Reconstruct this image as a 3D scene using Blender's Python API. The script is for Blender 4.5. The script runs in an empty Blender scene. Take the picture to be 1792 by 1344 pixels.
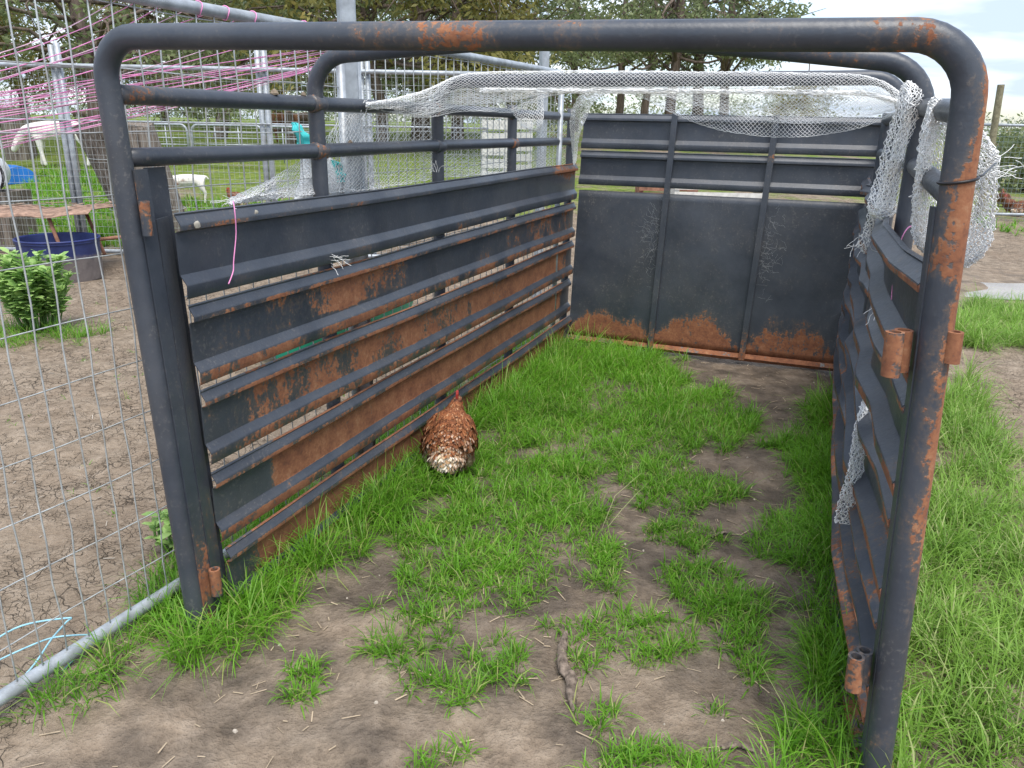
import bpy, bmesh, math, random
import numpy as np
from mathutils import Vector, Matrix
random.seed(7); RNG = np.random.default_rng(7)
S = bpy.context.scene
COL = S.collection
rad = math.radians

# ------------------------------------------------------------------ camera
F_PX, CAM_H = 1370.0, 1.45            # focal length in pixels of the 1792 px wide photograph, eye height
PITCH, ROLL = rad(18.37), rad(1.146)
_F = np.array([0, math.cos(PITCH), -math.sin(PITCH)]); _R0 = np.array([1.0, 0, 0]); _U0 = np.cross(_R0, _F)
_R = math.cos(ROLL)*_R0 + math.sin(ROLL)*_U0
_U = -math.sin(ROLL)*_R0 + math.cos(ROLL)*_U0
CAM = np.array([0, 0, CAM_H])
cd = bpy.data.cameras.new('camera'); cam = bpy.data.objects.new('camera', cd); COL.objects.link(cam)
cam.matrix_world = Matrix(((_R[0], _U[0], -_F[0], 0), (_R[1], _U[1], -_F[1], 0), (_R[2], _U[2], -_F[2], CAM_H), (0, 0, 0, 1)))
cd.sensor_width = 36; cd.lens = F_PX/1792*36; cd.clip_start = 0.05; cd.clip_end = 2000
S.camera = cam

# ------------------------------------------------------------------ sky, sun, exposure
SUN_EL, SUN_AZ = rad(66), rad(165)     # azimuth clockwise from +Y: behind and to the right of the camera
w = bpy.data.worlds.new('World'); S.world = w; w.use_nodes = True
nt = w.node_tree; nt.nodes.clear()
def N(t, tree, **kw):
    n = tree.nodes.new(t)
    for k, v in kw.items(): setattr(n, k, v)
    return n
out = N('ShaderNodeOutputWorld', nt); bg = N('ShaderNodeBackground', nt); bg.inputs[1].default_value = 0.11
sky = N('ShaderNodeTexSky', nt, sky_type='NISHITA', sun_disc=False, sun_elevation=SUN_EL, sun_rotation=SUN_AZ, altitude=200, air_density=1.0, dust_density=1.6)
tc = N('ShaderNodeTexCoord', nt); sep = N('ShaderNodeSeparateXYZ', nt); nt.links.new(tc.outputs['Generated'], sep.inputs[0])
def M(op, a, b, tree, clamp=False):
    n = N('ShaderNodeMath', tree, operation=op, use_clamp=clamp)
    for i, v in enumerate((a, b)):
        if v is None: continue
        if isinstance(v, (int, float)): n.inputs[i].default_value = v
        else: tree.links.new(v, n.inputs[i])
    return n.outputs[0]
zz = M('ADD', M('MAXIMUM', sep.outputs[2], 0.0, nt), 0.16, nt)
cmb = N('ShaderNodeCombineXYZ', nt)
nt.links.new(M('DIVIDE', sep.outputs[0], zz, nt), cmb.inputs[0]); nt.links.new(M('DIVIDE', sep.outputs[1], zz, nt), cmb.inputs[1])
cn = N('ShaderNodeTexNoise', nt); cn.inputs['Scale'].default_value = 0.75; cn.inputs['Detail'].default_value = 4; cn.inputs['Roughness'].default_value = 0.55; cn.inputs['Distortion'].default_value = 0.3
nt.links.new(cmb.outputs[0], cn.inputs['Vector'])
cr = N('ShaderNodeValToRGB', nt); cr.color_ramp.elements[0].position = 0.36; cr.color_ramp.elements[1].position = 0.52
nt.links.new(cn.outputs[0], cr.inputs[0])
cn2 = N('ShaderNodeTexNoise', nt); cn2.inputs['Scale'].default_value = 1.7; cn2.inputs['Detail'].default_value = 4; cn2.inputs['Distortion'].default_value = 0.2
nt.links.new(cmb.outputs[0], cn2.inputs['Vector'])
cc = N('ShaderNodeValToRGB', nt); cc.color_ramp.elements[0].position = 0.42; cc.color_ramp.elements[0].color = (2.3, 2.75, 3.4, 1); cc.color_ramp.elements[1].position = 0.74; cc.color_ramp.elements[1].color = (5.0, 5.2, 5.4, 1)
nt.links.new(cn2.outputs[0], cc.inputs[0])
mx = N('ShaderNodeMix', nt, data_type='RGBA'); nt.links.new(M('MULTIPLY', cr.outputs[0], 0.93, nt), mx.inputs[0])
nt.links.new(sky.outputs[0], mx.inputs[6]); nt.links.new(cc.outputs[0], mx.inputs[7])
nt.links.new(mx.outputs[2], bg.inputs[0]); nt.links.new(bg.outputs[0], out.inputs[0])
sd = bpy.data.lights.new('sun', 'SUN'); sun = bpy.data.objects.new('sun', sd); COL.objects.link(sun)
sd.energy = 1.5; sd.angle = rad(40); sd.color = (1.0, 0.95, 0.88)
_sv = Vector((math.sin(SUN_AZ)*math.cos(SUN_EL), math.cos(SUN_AZ)*math.cos(SUN_EL), math.sin(SUN_EL)))
sun.rotation_euler = (-_sv).to_track_quat('-Z', 'Y').to_euler()
S.render.engine = 'CYCLES'
S.view_settings.view_transform = 'Standard'; S.view_settings.look = 'None'; S.view_settings.exposure = 1.55; S.view_settings.gamma = 1
S.view_settings.use_curve_mapping = False
S.render.resolution_x, S.render.resolution_y = 1024, 768
S.cycles.max_bounces = 6; S.cycles.diffuse_bounces = 3; S.cycles.transparent_max_bounces = 8

# ------------------------------------------------------------------ where things stand (site survey helpers)
def ray(x, y): return _R*((x-896)/F_PX) - _U*((y-672)/F_PX) + _F
def G(x, y, z=0.0):                    # point of the level z seen at a photo position
    r = ray(x, y); return CAM + r*((z-CAM_H)/r[2])
def at(x, y, Y):                       # point at the distance Y seen at a photo position
    r = ray(x, y); return CAM + r*(Y/r[1])
def to_px(P):                          # world points (n,3) -> photo positions
    d = P - CAM; z = d@_F; z = np.where(z < 1e-3, 1e-3, z)
    return 896+F_PX*(d@_R)/z, 672-F_PX*(d@_U)/z
def V(*a): return np.array(a, float)
def rise(X, Y):                        # the paddock climbs gently behind the pen
    X = np.asarray(X, float); Y = np.asarray(Y, float)
    w_ = 1-0.75/(1+np.exp(-(X-Y*0.32-1.5)/1.5))
    return np.where(Y > 9, 1.38*(1-np.exp(-(np.maximum(Y, 9)-9)/9.0)), 0)*w_

# ------------------------------------------------------------------ mesh helpers
class MB:
    def __init__(s): s.v = []; s.f = []; s.a = {}
    def add(s, verts, faces, **attrs):
        o = len(s.v); s.v += [tuple(map(float, p)) for p in verts]; s.f += [tuple(i+o for i in f) for f in faces]
        for k, val in attrs.items(): s.a.setdefault(k, {})[o] = (len(verts), val)
        return o
    def box(s, c, dx, dy, dz, ax=None):  # centre, full sizes, axes rows
        c = V(*c); ax = np.eye(3) if ax is None else np.array(ax, float)
        P = [c+ax[0]*dx/2*i+ax[1]*dy/2*j+ax[2]*dz/2*k for i in (-1, 1) for j in (-1, 1) for k in (-1, 1)]
        s.add(P, [(0, 1, 3, 2), (4, 6, 7, 5), (0, 4, 5, 1), (2, 3, 7, 6), (0, 2, 6, 4), (1, 5, 7, 3)])
    def tube(s, pts, r, n=12, caps=True, flat=1.0):
        pts = [V(*p) for p in pts]; m = len(pts)
        rs = [r]*m if isinstance(r, (int, float)) else list(r)
        T = []
        for i in range(m):
            t = pts[min(i+1, m-1)]-pts[max(i-1, 0)]; T.append(t/(np.linalg.norm(t)+1e-12))
        up = V(0, 0, 1) if abs(T[0][2]) < 0.9 else V(1, 0, 0)
        u = np.cross(T[0], up); u /= np.linalg.norm(u)
        vs = []; fs = []
        for i in range(m):
            u = u-T[i]*(u@T[i]); u /= np.linalg.norm(u); b = np.cross(T[i], u)
            for k in range(n):
                a = 2*math.pi*k/n; vs.append(pts[i]+rs[i]*(math.cos(a)*u+flat*math.sin(a)*b))
        for i in range(m-1):
            for k in range(n):
                k2 = (k+1) % n; fs.append((i*n+k, i*n+k2, (i+1)*n+k2, (i+1)*n+k))
        if caps: fs.append(tuple(range(n-1, -1, -1))); fs.append(tuple((m-1)*n+k for k in range(n)))
        s.add(vs, fs)
    def build(s, name, mat, parent=None, smooth=False, attr=None):
        me = bpy.data.meshes.new(name); me.from_pydata(s.v, [], s.f); me.update()
        return finish(me, name, mat, parent, smooth, attr)
def finish(me, name, mat, parent=None, smooth=False, attr=None):
    if smooth is True: me.shade_smooth()
    elif smooth: me.shade_smooth(); me.set_sharp_from_angle(angle=smooth)
    if attr is not None:
        co = np.empty(len(me.vertices)*3, np.float32); me.vertices.foreach_get('co', co); co = co.reshape(-1, 3)
        for k, fn in attr.items():
            val = np.asarray(fn(co), np.float32)
            if val.ndim == 0: val = np.full(len(co), float(val), np.float32)
            A = me.attributes.new(k, 'FLOAT', 'POINT'); A.data.foreach_set('value', val)
    o = bpy.data.objects.new(name, me); COL.objects.link(o)
    if mat: me.materials.append(mat)
    if parent: o.parent = parent
    return o
def np_mesh(name, verts, quads=None, tris=None, mat=None, parent=None, smooth=False, attrs=None):
    verts = np.asarray(verts, np.float32).reshape(-1, 3)
    q = np.zeros((0, 4), np.int32) if quads is None else np.asarray(quads, np.int32).reshape(-1, 4)
    t = np.zeros((0, 3), np.int32) if tris is None else np.asarray(tris, np.int32).reshape(-1, 3)
    me = bpy.data.meshes.new(name); me.vertices.add(len(verts)); me.vertices.foreach_set('co', verts.ravel())
    nl = q.size+t.size; me.loops.add(nl); me.loops.foreach_set('vertex_index', np.concatenate([q.ravel(), t.ravel()]))
    me.polygons.add(len(q)+len(t))
    me.polygons.foreach_set('loop_start', np.concatenate([np.arange(len(q))*4, q.size+np.arange(len(t))*3]).astype(np.int32))
    me.update(calc_edges=True); me.validate()
    if attrs:
        for k, val in attrs.items():
            A = me.attributes.new(k, 'FLOAT', 'POINT'); A.data.foreach_set('value', np.asarray(val, np.float32))
    return finish(me, name, mat, parent, smooth)
def tag(o, label=None, cat=None, group=None, kind=None):
    if label: o['label'] = label
    if cat: o['category'] = cat
    if group: o['group'] = group
    if kind: o['kind'] = kind
    return o
def empty(name, loc, label, cat, group=None, rz=0):
    o = bpy.data.objects.new(name, None); COL.objects.link(o); o.location = loc; o.rotation_euler = (0, 0, rz)
    o.empty_display_size = 0.1
    return tag(o, label, cat, group)
def world_child(o, parent):            # part modelled in world coordinates: keep it there under its Empty
    o.parent = parent; o.matrix_parent_inverse = Matrix.Translation(-Vector(parent.location)) if parent.rotation_euler.z == 0 else (Matrix.Translation(parent.location) @ parent.rotation_euler.to_matrix().to_4x4()).inverted()
    return o
def copy_tree(o, parent=None):
    c = o.copy(); COL.objects.link(c)
    if parent: c.parent = parent
    for ch in list(o.children): copy_tree(ch, c)
    return c

# ------------------------------------------------------------------ materials
def mat(name, rough=0.6, spec=0.4, metal=0.0):
    m = bpy.data.materials.new(name); m.use_nodes = True; t = m.node_tree; b = t.nodes['Principled BSDF']
    b.inputs['Roughness'].default_value = rough; b.inputs['Specular IOR Level'].default_value = spec; b.inputs['Metallic'].default_value = metal
    return m, t, b
def noise(t, scale, detail=4, rough=0.55, vec=None, dist=0.0):
    n = N('ShaderNodeTexNoise', t); n.inputs['Scale'].default_value = scale; n.inputs['Detail'].default_value = detail; n.inputs['Roughness'].default_value = rough; n.inputs['Distortion'].default_value = dist
    if vec is not None: t.links.new(vec, n.inputs['Vector'])
    return n.outputs[0]
def ramp(t, fac, stops):
    r = N('ShaderNodeValToRGB', t); e = r.color_ramp.elements
    while len(e) < len(stops): e.new(0.5)
    for i, (p, c) in enumerate(stops): e[i].position = p; e[i].color = (*c, 1) if len(c) == 3 else c
    t.links.new(fac, r.inputs[0]); return r.outputs[0]
def mixc(t, fac, a, b, blend='MIX'):
    m = N('ShaderNodeMix', t, data_type='RGBA', blend_type=blend)
    if isinstance(fac, (int, float)): m.inputs[0].default_value = fac
    else: t.links.new(fac, m.inputs[0])
    for i, c in ((6, a), (7, b)):
        if isinstance(c, tuple): m.inputs[i].default_value = (*c, 1)
        else: t.links.new(c, m.inputs[i])
    return m.outputs[2]
def bump(t, b, h, strength=0.4, dist=0.01):
    n = N('ShaderNodeBump', t); n.inputs['Strength'].default_value = strength; n.inputs['Distance'].default_value = dist
    t.links.new(h, n.inputs['Height']); t.links.new(n.outputs[0], b.inputs['Normal'])
def pos(t): return N('ShaderNodeNewGeometry', t).outputs['Position']
def objco(t): return N('ShaderNodeTexCoord', t).outputs['Object']
def attr(t, name): return N('ShaderNodeAttribute', t, attribute_name=name).outputs['Fac']

def plain(name, col, var=0.25, rough=0.6, scale=8, spec=0.4, metal=0.0, bmp=0.0):
    m, t, b = mat(name, rough, spec, metal); v = objco(t)
    n = noise(t, scale, 5, 0.6, v)
    c = ramp(t, n, [(0.3, tuple(x*(1-var) for x in col)), (0.7, tuple(min(1, x*(1+var)) for x in col))])
    t.links.new(c, b.inputs['Base Color'])
    if bmp: bump(t, b, n, bmp, 0.004)
    return m

def steel():
    m, t, b = mat('weathered_painted_steel', 0.5, 0.5); v = pos(t)
    n1 = noise(t, 4.6, 6, 0.66, v); n2 = noise(t, 85, 3, 0.65, v)
    st = N('ShaderNodeMapping', t); t.links.new(v, st.inputs[0]); st.inputs['Scale'].default_value = (46, 46, 15)
    n4 = noise(t, 1.0, 3, 0.6, st.outputs[0])
    a = attr(t, 'rust')
    m1 = M('ADD', a, M('MULTIPLY', M('SUBTRACT', n1, 0.5, t), 2.6, t), t)
    m2 = M('ADD', m1, M('MULTIPLY', M('SUBTRACT', n2, 0.5, t), 1.0, t), t)
    m3 = M('ADD', m2, M('MULTIPLY', M('SUBTRACT', n4, 0.5, t), 0.9, t), t)
    mask = ramp(t, m3, [(0.44, (0, 0, 0)), (0.56, (1, 1, 1))])
    halo = ramp(t, m3, [(0.16, (0, 0, 0)), (0.50, (1, 1, 1))])
    paint = ramp(t, n1, [(0.3, (0.033, 0.040, 0.054)), (0.7, (0.066, 0.075, 0.093))])
    sc2 = ramp(t, M('ADD', n2, M('MULTIPLY', n4, 0.45, t), t), [(0.79, (0, 0, 0)), (0.93, (1, 1, 1))])
    dust = ramp(t, noise(t, 3.4, 5, 0.72, v), [(0.42, (0, 0, 0)), (0.72, (1, 1, 1))])
    paint = mixc(t, M('MULTIPLY', M('MULTIPLY', sc2, dust, t), 0.6, t), paint, (0.24, 0.22, 0.20))
    paint = mixc(t, M('MULTIPLY', dust, 0.26, t), paint, (0.115, 0.105, 0.095))
    rustc = ramp(t, M('ADD', M('MULTIPLY', n2, 0.38, t), M('MULTIPLY', noise(t, 15, 5, 0.72, v), 0.62, t), t), [(0.30, (0.10, 0.045, 0.029)), (0.44, (0.215, 0.083, 0.042)), (0.56, (0.30, 0.125, 0.060)), (0.70, (0.37, 0.21, 0.12))])
    c = mixc(t, M('MULTIPLY', halo, 0.45, t), paint, (0.17, 0.115, 0.075))
    c = mixc(t, mask, c, rustc)
    t.links.new(c, b.inputs['Base Color'])
    r = N('ShaderNodeMapRange', t); t.links.new(mask, r.inputs[0]); r.inputs[3].default_value = 0.40; r.inputs[4].default_value = 0.92
    rr = M('ADD', r.outputs[0], M('MULTIPLY', M('SUBTRACT', n2, 0.5, t), 0.35, t), t); t.links.new(rr, b.inputs['Roughness'])
    bump(t, b, M('ADD', M('MULTIPLY', mask, 0.5, t), M('MULTIPLY', n2, 0.6, t), t), 0.4, 0.0025)
    return m
STEEL = steel()

def galv(name='galvanised_steel', base=(0.36, 0.39, 0.42)):
    m, t, b = mat(name, 0.45, 0.5, 0.25); v = pos(t)
    n = noise(t, 22, 5, 0.6, v)
    c = ramp(t, n, [(0.3, tuple(x*0.72 for x in base)), (0.7, tuple(x*1.25 for x in base))])
    d = ramp(t, noise(t, 6, 6, 0.7, v), [(0.52, (0, 0, 0)), (0.75, (1, 1, 1))])
    c = mixc(t, M('MULTIPLY', d, 0.5, t), c, (0.20, 0.17, 0.13))
    t.links.new(c, b.inputs['Base Color']); return m
GALV = galv()
WIRE = galv('galvanised_wire', (0.46, 0.48, 0.48))

def leafmat(name, dark, light, trans=0.35, rough=0.5, dry=None):
    m = bpy.data.materials.new(name); m.use_nodes = True; t = m.node_tree; b = t.nodes['Principled BSDF']; o = t.nodes['Material Output']
    a = attr(t, 'tint'); h = attr(t, 'tip')
    c = ramp(t, a, [(0.0, dark), (0.8, light), (1.0, dry or light)])
    c = mixc(t, M('MULTIPLY', h, 0.45, t), c, tuple(min(1, x*1.7) for x in light))
    t.links.new(c, b.inputs['Base Color']); b.inputs['Roughness'].default_value = rough; b.inputs['Specular IOR Level'].default_value = 0.35
    tr = N('ShaderNodeBsdfTranslucent', t); t.links.new(c, tr.inputs[0])
    ms = N('ShaderNodeMixShader', t); ms.inputs[0].default_value = trans
    t.links.new(b.outputs[0], ms.inputs[1]); t.links.new(tr.outputs[0], ms.inputs[2]); t.links.new(ms.outputs[0], o.inputs[0])
    return m
GRASS = leafmat('grass_blades', (0.062, 0.175, 0.011), (0.185, 0.405, 0.036), 0.48, 0.40, (0.45, 0.40, 0.18))
DRYGRASS = leafmat('seeding_grass_blades', (0.075, 0.185, 0.015), (0.235, 0.395, 0.068), 0.4, 0.5, (0.46, 0.43, 0.24))
GUM = leafmat('gum_leaves', (0.075, 0.105, 0.048), (0.23, 0.27, 0.12), 0.45, 0.5, (0.20, 0.15, 0.05))
WATTLE = leafmat('yellowish_leaves', (0.10, 0.11, 0.03), (0.27, 0.24, 0.07), 0.3, 0.5, (0.26, 0.19, 0.05))
BEAN = leafmat('broad_leaves', (0.22, 0.40, 0.10), (0.44, 0.62, 0.22), 0.4, 0.45, (0.3, 0.42, 0.14))

def bark():
    m, t, b = mat('gum_bark', 0.9, 0.2); v = objco(t)
    mp = N('ShaderNodeMapping', t); t.links.new(v, mp.inputs[0]); mp.inputs['Scale'].default_value = (9, 9, 1.4)
    n = noise(t, 1.5, 7, 0.7, mp.outputs[0], 0.4)
    c = ramp(t, n, [(0.3, (0.055, 0.042, 0.034)), (0.55, (0.17, 0.13, 0.105)), (0.75, (0.30, 0.255, 0.215))])
    t.links.new(c, b.inputs['Base Color']); bump(t, b, n, 0.8, 0.03); return m
BARK = bark()
def timber():
    m, t, b = mat('weathered_grey_timber', 0.9, 0.2); v = objco(t)
    mp = N('ShaderNodeMapping', t); t.links.new(v, mp.inputs[0]); mp.inputs['Scale'].default_value = (45, 45, 2.2)
    n = noise(t, 1.0, 6, 0.65, mp.outputs[0], 0.25)
    c = ramp(t, n, [(0.32, (0.045, 0.036, 0.03)), (0.5, (0.20, 0.165, 0.135)), (0.72, (0.36, 0.32, 0.275))])
    t.links.new(c, b.inputs['Base Color']); bump(t, b, n, 0.9, 0.012); return m
TIMBER = timber()

def ground_mat():
    m, t, b = mat('cracked_earth_and_pasture', 0.95, 0.15); v = pos(t)
    big = noise(t, 1.3, 3, 0.6, v); mid = noise(t, 11, 5, 0.72, v); fine = noise(t, 75, 3, 0.65, v)
    dirt = ramp(t, mid, [(0.28, (0.150, 0.116, 0.085)), (0.5, (0.248, 0.196, 0.146)), (0.74, (0.37, 0.302, 0.235))])
    dirt = mixc(t, M('MULTIPLY', ramp(t, fine, [(0.45, (0, 0, 0)), (0.7, (1, 1, 1))]), 0.3, t), dirt, (0.38, 0.30, 0.225))
    dirt = mixc(t, M('MULTIPLY', ramp(t, big, [(0.4, (0, 0, 0)), (0.65, (1, 1, 1))]), 0.25, t), dirt, (0.20, 0.135, 0.09))
    # drying cracks
    wv = N('ShaderNodeMix', t, data_type='VECTOR'); wv.inputs[0].default_value = 0.14; t.links.new(v, wv.inputs[4])
    nn = N('ShaderNodeTexNoise', t); nn.inputs['Scale'].default_value = 9; nn.inputs['Detail'].default_value = 3; t.links.new(v, nn.inputs['Vector']); t.links.new(nn.outputs['Color'], wv.inputs[5])
    cr_ = None
    for sc, wd in ((14, 0.026), (31, 0.028)):
        vo = N('ShaderNodeTexVoronoi', t, feature='DISTANCE_TO_EDGE'); vo.inputs['Scale'].default_value = sc; t.links.new(wv.outputs[1], vo.inputs['Vector'])
        e = ramp(t, vo.outputs[0], [(0.0, (1, 1, 1)), (wd, (0, 0, 0))])
        g = ramp(t, noise(t, sc*0.16, 4, 0.65, v), [(0.45, (0, 0, 0)), (0.66, (1, 1, 1))])
        e = M('MULTIPLY', e, g, t); cr_ = e if cr_ is None else M('MAXIMUM', cr_, e, t)
    dryc = M('SUBTRACT', 1.0, M('MULTIPLY', attr(t, 'damp'), 2.3, t), t, True)
    cr_ = M('MULTIPLY', cr_, dryc, t)
    dirt = mixc(t, M('MULTIPLY', cr_, 0.50, t), dirt, (0.085, 0.06, 0.043))
    dn = M('ADD', attr(t, 'damp'), M('MULTIPLY', M('SUBTRACT', noise(t, 3.6, 4, 0.65, v), 0.5, t), 1.7, t), t)
    dmask = ramp(t, dn, [(0.35, (0, 0, 0)), (0.75, (1, 1, 1))])
    dampc = ramp(t, mid, [(0.3, (0.046, 0.038, 0.031)), (0.7, (0.138, 0.110, 0.087))])
    dirt = mixc(t, M('MULTIPLY', dmask, 0.84, t), dirt, dampc)
    gn = M('ADD', attr(t, 'green'), M('MULTIPLY', M('SUBTRACT', noise(t, 0.9, 4, 0.7, v), 0.5, t), 1.1, t), t)
    gmask = ramp(t, gn, [(0.42, (0, 0, 0)), (0.6, (1, 1, 1))])
    gcol = ramp(t, noise(t, 5, 4, 0.75, v), [(0.3, (0.085, 0.135, 0.022)), (0.55, (0.17, 0.225, 0.045)), (0.75, (0.27, 0.27, 0.085))])
    col = mixc(t, gmask, dirt, gcol)
    t.links.new(col, b.inputs['Base Color'])
    r = N('ShaderNodeMapRange', t); t.links.new(dmask, r.inputs[0]); r.inputs[3].default_value = 0.97; r.inputs[4].default_value = 0.62; t.links.new(r.outputs[0], b.inputs['Roughness'])
    h = M('SUBTRACT', M('ADD', M('MULTIPLY', mid, 1.0, t), M('MULTIPLY', fine, 0.45, t), t), M('MULTIPLY', cr_, 1.1, t), t)
    bump(t, b, h, 1.0, 0.024)
    return m
GROUND = ground_mat()

# ================================================================== crate survey
FL, FR = V(-0.922, 1.986, 0), V(0.859, 1.428, 0)
BL, BR = V(0.383, 5.308, 0), V(2.048, 4.690, 0)
LEN_L = np.linalg.norm(BL-FL); DL = (BL-FL)/LEN_L; NL = V(DL[1], -DL[0], 0)      # along and into the crate
LEN_B = np.linalg.norm(BR-BL); DB = (BR-BL)/LEN_B; NB = V(DB[1], -DB[0], 0)       # towards the camera
UPZ = V(0, 0, 1)
def L(s, z, o=0.0): return FL+DL*s+NL*o+UPZ*z
def B(s, z, o=0.0): return BL+DB*s+NB*o+UPZ*z + V(0.03, 0, 0)*z
RPTS = np.array([FR, V(1.085, 2.2, 0), V(1.375, 3.0, 0), V(1.70, 3.85, 0), BR])
_rl = np.concatenate([[0], np.cumsum(np.linalg.norm(np.diff(RPTS, axis=0), axis=1))]); LEN_R = _rl[-1]
def Rw(s, z, o=0.0):
    x = np.interp(s, _rl, RPTS[:, 0]); y = np.interp(s, _rl, RPTS[:, 1])
    i = min(max(np.searchsorted(_rl, s)-1, 0), 3); d = RPTS[i+1]-RPTS[i]; d = d/np.linalg.norm(d)
    return V(x-0.05*z*max(0.0, 1-s/1.1), y+0.015*z*max(0.0, 1-s/1.1), z)+V(-d[1], d[0], 0)*o                                           # o > 0 into the crate

# ================================================================== GROUND
def poly_in(px, py, poly):
    inside = np.zeros(px.shape, bool); n = len(poly); j = n-1
    for i in range(n):
        xi, yi = poly[i]; xj, yj = poly[j]
        c = ((yi > py) != (yj > py)) & (px < (xj-xi)*(py-yi)/((yj-yi) if yj != yi else 1e-9)+xi)
        inside ^= c; j = i
    return inside
def vnoise(X, Y, f, seed=0):           # smooth value noise in numpy
    x = X*f+seed*17.3; y = Y*f+seed*9.1; xi = np.floor(x).astype(int); yi = np.floor(y).astype(int); fx = x-xi; fy = y-yi
    fx = fx*fx*(3-2*fx); fy = fy*fy*(3-2*fy)
    def h(a, b_): 
        n = (a*374761393+b_*668265263+seed*974711) & 0x7fffffff; n = ((n ^ (n >> 13))*1274126177) & 0x7fffffff
        return ((n ^ (n >> 16)) & 0xffff)/65535.0
    return (h(xi, yi)*(1-fx)+h(xi+1, yi)*fx)*(1-fy)+(h(xi, yi+1)*(1-fx)+h(xi+1, yi+1)*fx)*fy
def gz(X, Y):                          # ground height
    X = np.asarray(X, float); Y = np.asarray(Y, float)
    near = np.clip(1-np.maximum(np.abs(X)-5, Y-8)/6, 0, 1)
    return rise(X, Y)+near*((vnoise(X, Y, 2.3, 1)-0.5)*0.03+(vnoise(X, Y, 7.5, 2)-0.5)*0.022+(vnoise(X, Y, 17, 3)-0.5)*0.013)-0.004

def in_crate(X, Y):
    P = np.stack([X, Y], -1); q = [FL, FR, BR, BL]; r = np.ones(X.shape, bool)
    for i in range(4):
        a, b_ = q[i], q[(i+1) % 4]; r &= ((b_[0]-a[0])*(P[..., 1]-a[1])-(b_[1]-a[1])*(P[..., 0]-a[0])) > -0.02
    return r
# photo outlines of the grass patches (as surveyed from the camera station)
PATCH = {
 'main': [(290,1120),(330,1050),(400,1005),(470,960),(545,900),(620,835),(690,770),(760,720),(830,660),(890,615),(960,590),(1010,635),(1060,615),(1120,612),(1200,650),(1215,690),(1265,665),(1312,730),(1300,800),(1250,790),(1190,812),(1110,790),(1075,785),(1055,830),(1058,900),(1085,960),(1098,1000),(1060,1032),(980,1020),(930,1050),(880,1075),(830,1070),(790,1060),(782,1110),(772,1150),(700,1168),(638,1150),(650,1085),(640,1060),(700,1030),(690,985),(640,960),(600,1000),(540,1010),(525,1060),(465,1095),(425,1150),(340,1168),(280,1150)],
 'm2': [(1095,830),(1150,795),(1230,820),(1312,858),(1290,892),(1200,890),(1110,885),(1060,800),(1090,780)],
 'm3': [(1120,925),(1180,903),(1255,935),(1270,962),(1200,966),(1130,952)],
 'm4': [(1145,1000),(1210,982),(1280,1000),(1345,1050),(1335,1092),(1230,1092),(1200,1050)],
 'm5': [(943,1108),(1010,1078),(1090,1062),(1180,1078),(1228,1108),(1205,1152),(1110,1176),(1050,1160),(1005,1172)],
 'm6': [(1240,1100),(1300,1088),(1350,1170),(1335,1215),(1280,1165)],
 'm7': [(805,1135),(870,1100),(922,1130),(932,1182),(900,1208),(825,1182)],
 'm8': [(690,1190),(760,1178),(822,1208),(830,1240),(760,1232),(715,1212)],
 'm9': [(462,1215),(520,1162),(572,1180),(540,1215),(490,1238)],
 'm10': [(1015,1380),(1050,1320),(1110,1282),(1160,1310),(1275,1325),(1290,1380)],
 'm11': [(715,1325),(800,1293),(835,1320),(790,1352),(720,1356)],
 'm12': [(1040,985),(1060,950),(1110,980),(1105,1025),(1060,1032)],
 'm13': [(980,1270),(1010,1210),(1070,1230),(1060,1265)],
 'm14': [(1225,1230),(1250,1212),(1290,1235),(1275,1265)],
 'rwall': [(1486,680),(1500,800),(1510,950),(1518,1100),(1525,1400),(1340,1400),(1352,1300),(1430,1240),(1412,1150),(1395,1080),(1402,1000),(1318,965),(1310,930),(1400,885),(1385,835),(1335,775),(1400,735),(1462,690)],
 'left': [(15,1260),(100,1185),(190,1110),(275,1030),(305,960),(290,925),(320,915),(345,1050),(275,1110),(215,1190),(150,1250),(80,1262)],
 'lout': [(395,1015),(470,960),(620,830),(800,690),(960,590),(985,560),(900,590),(700,700),(500,860),(380,960)],
 'rout': [(1530,1400),(1570,1120),(1600,900),(1630,760),(1655,720),(1690,685),(1725,725),(1760,790),(1740,830),(1792,905),(1830,980),(1830,1400)],
 'rout2': [(1650,720),(1690,660),(1730,720),(1775,800),(1792,860),(1660,900)],
 'far_r': [(1672,600),(1676,555),(1690,540),(1750,530),(1830,535),(1830,610),(1760,608)],
}
HOLES = [[(700,905),(715,872),(760,868),(785,885),(770,905),(720,915)], [(1050,1145),(1110,1140),(1100,1175),(1060,1172)], [(640,935),(700,940),(690,985),(640,960)],
         [(1690,860),(1700,845),(1770,940),(1760,960)]]
def grass_at(X, Y, keys):
    P = np.stack([X, Y, np.zeros_like(X)], -1).reshape(-1, 3); px, py = to_px(P)
    jx = (vnoise(P[:, 0], P[:, 1], 9, 5)-0.5)*46; jy = (vnoise(P[:, 0], P[:, 1], 9, 6)-0.5)*30
    px = px+jx; py = py+jy
    r = np.zeros(len(P), bool)
    for k in keys: r |= poly_in(px, py, PATCH[k])
    for h_ in HOLES: r &= ~poly_in(px, py, h_)
    return r.reshape(np.shape(X))

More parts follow.
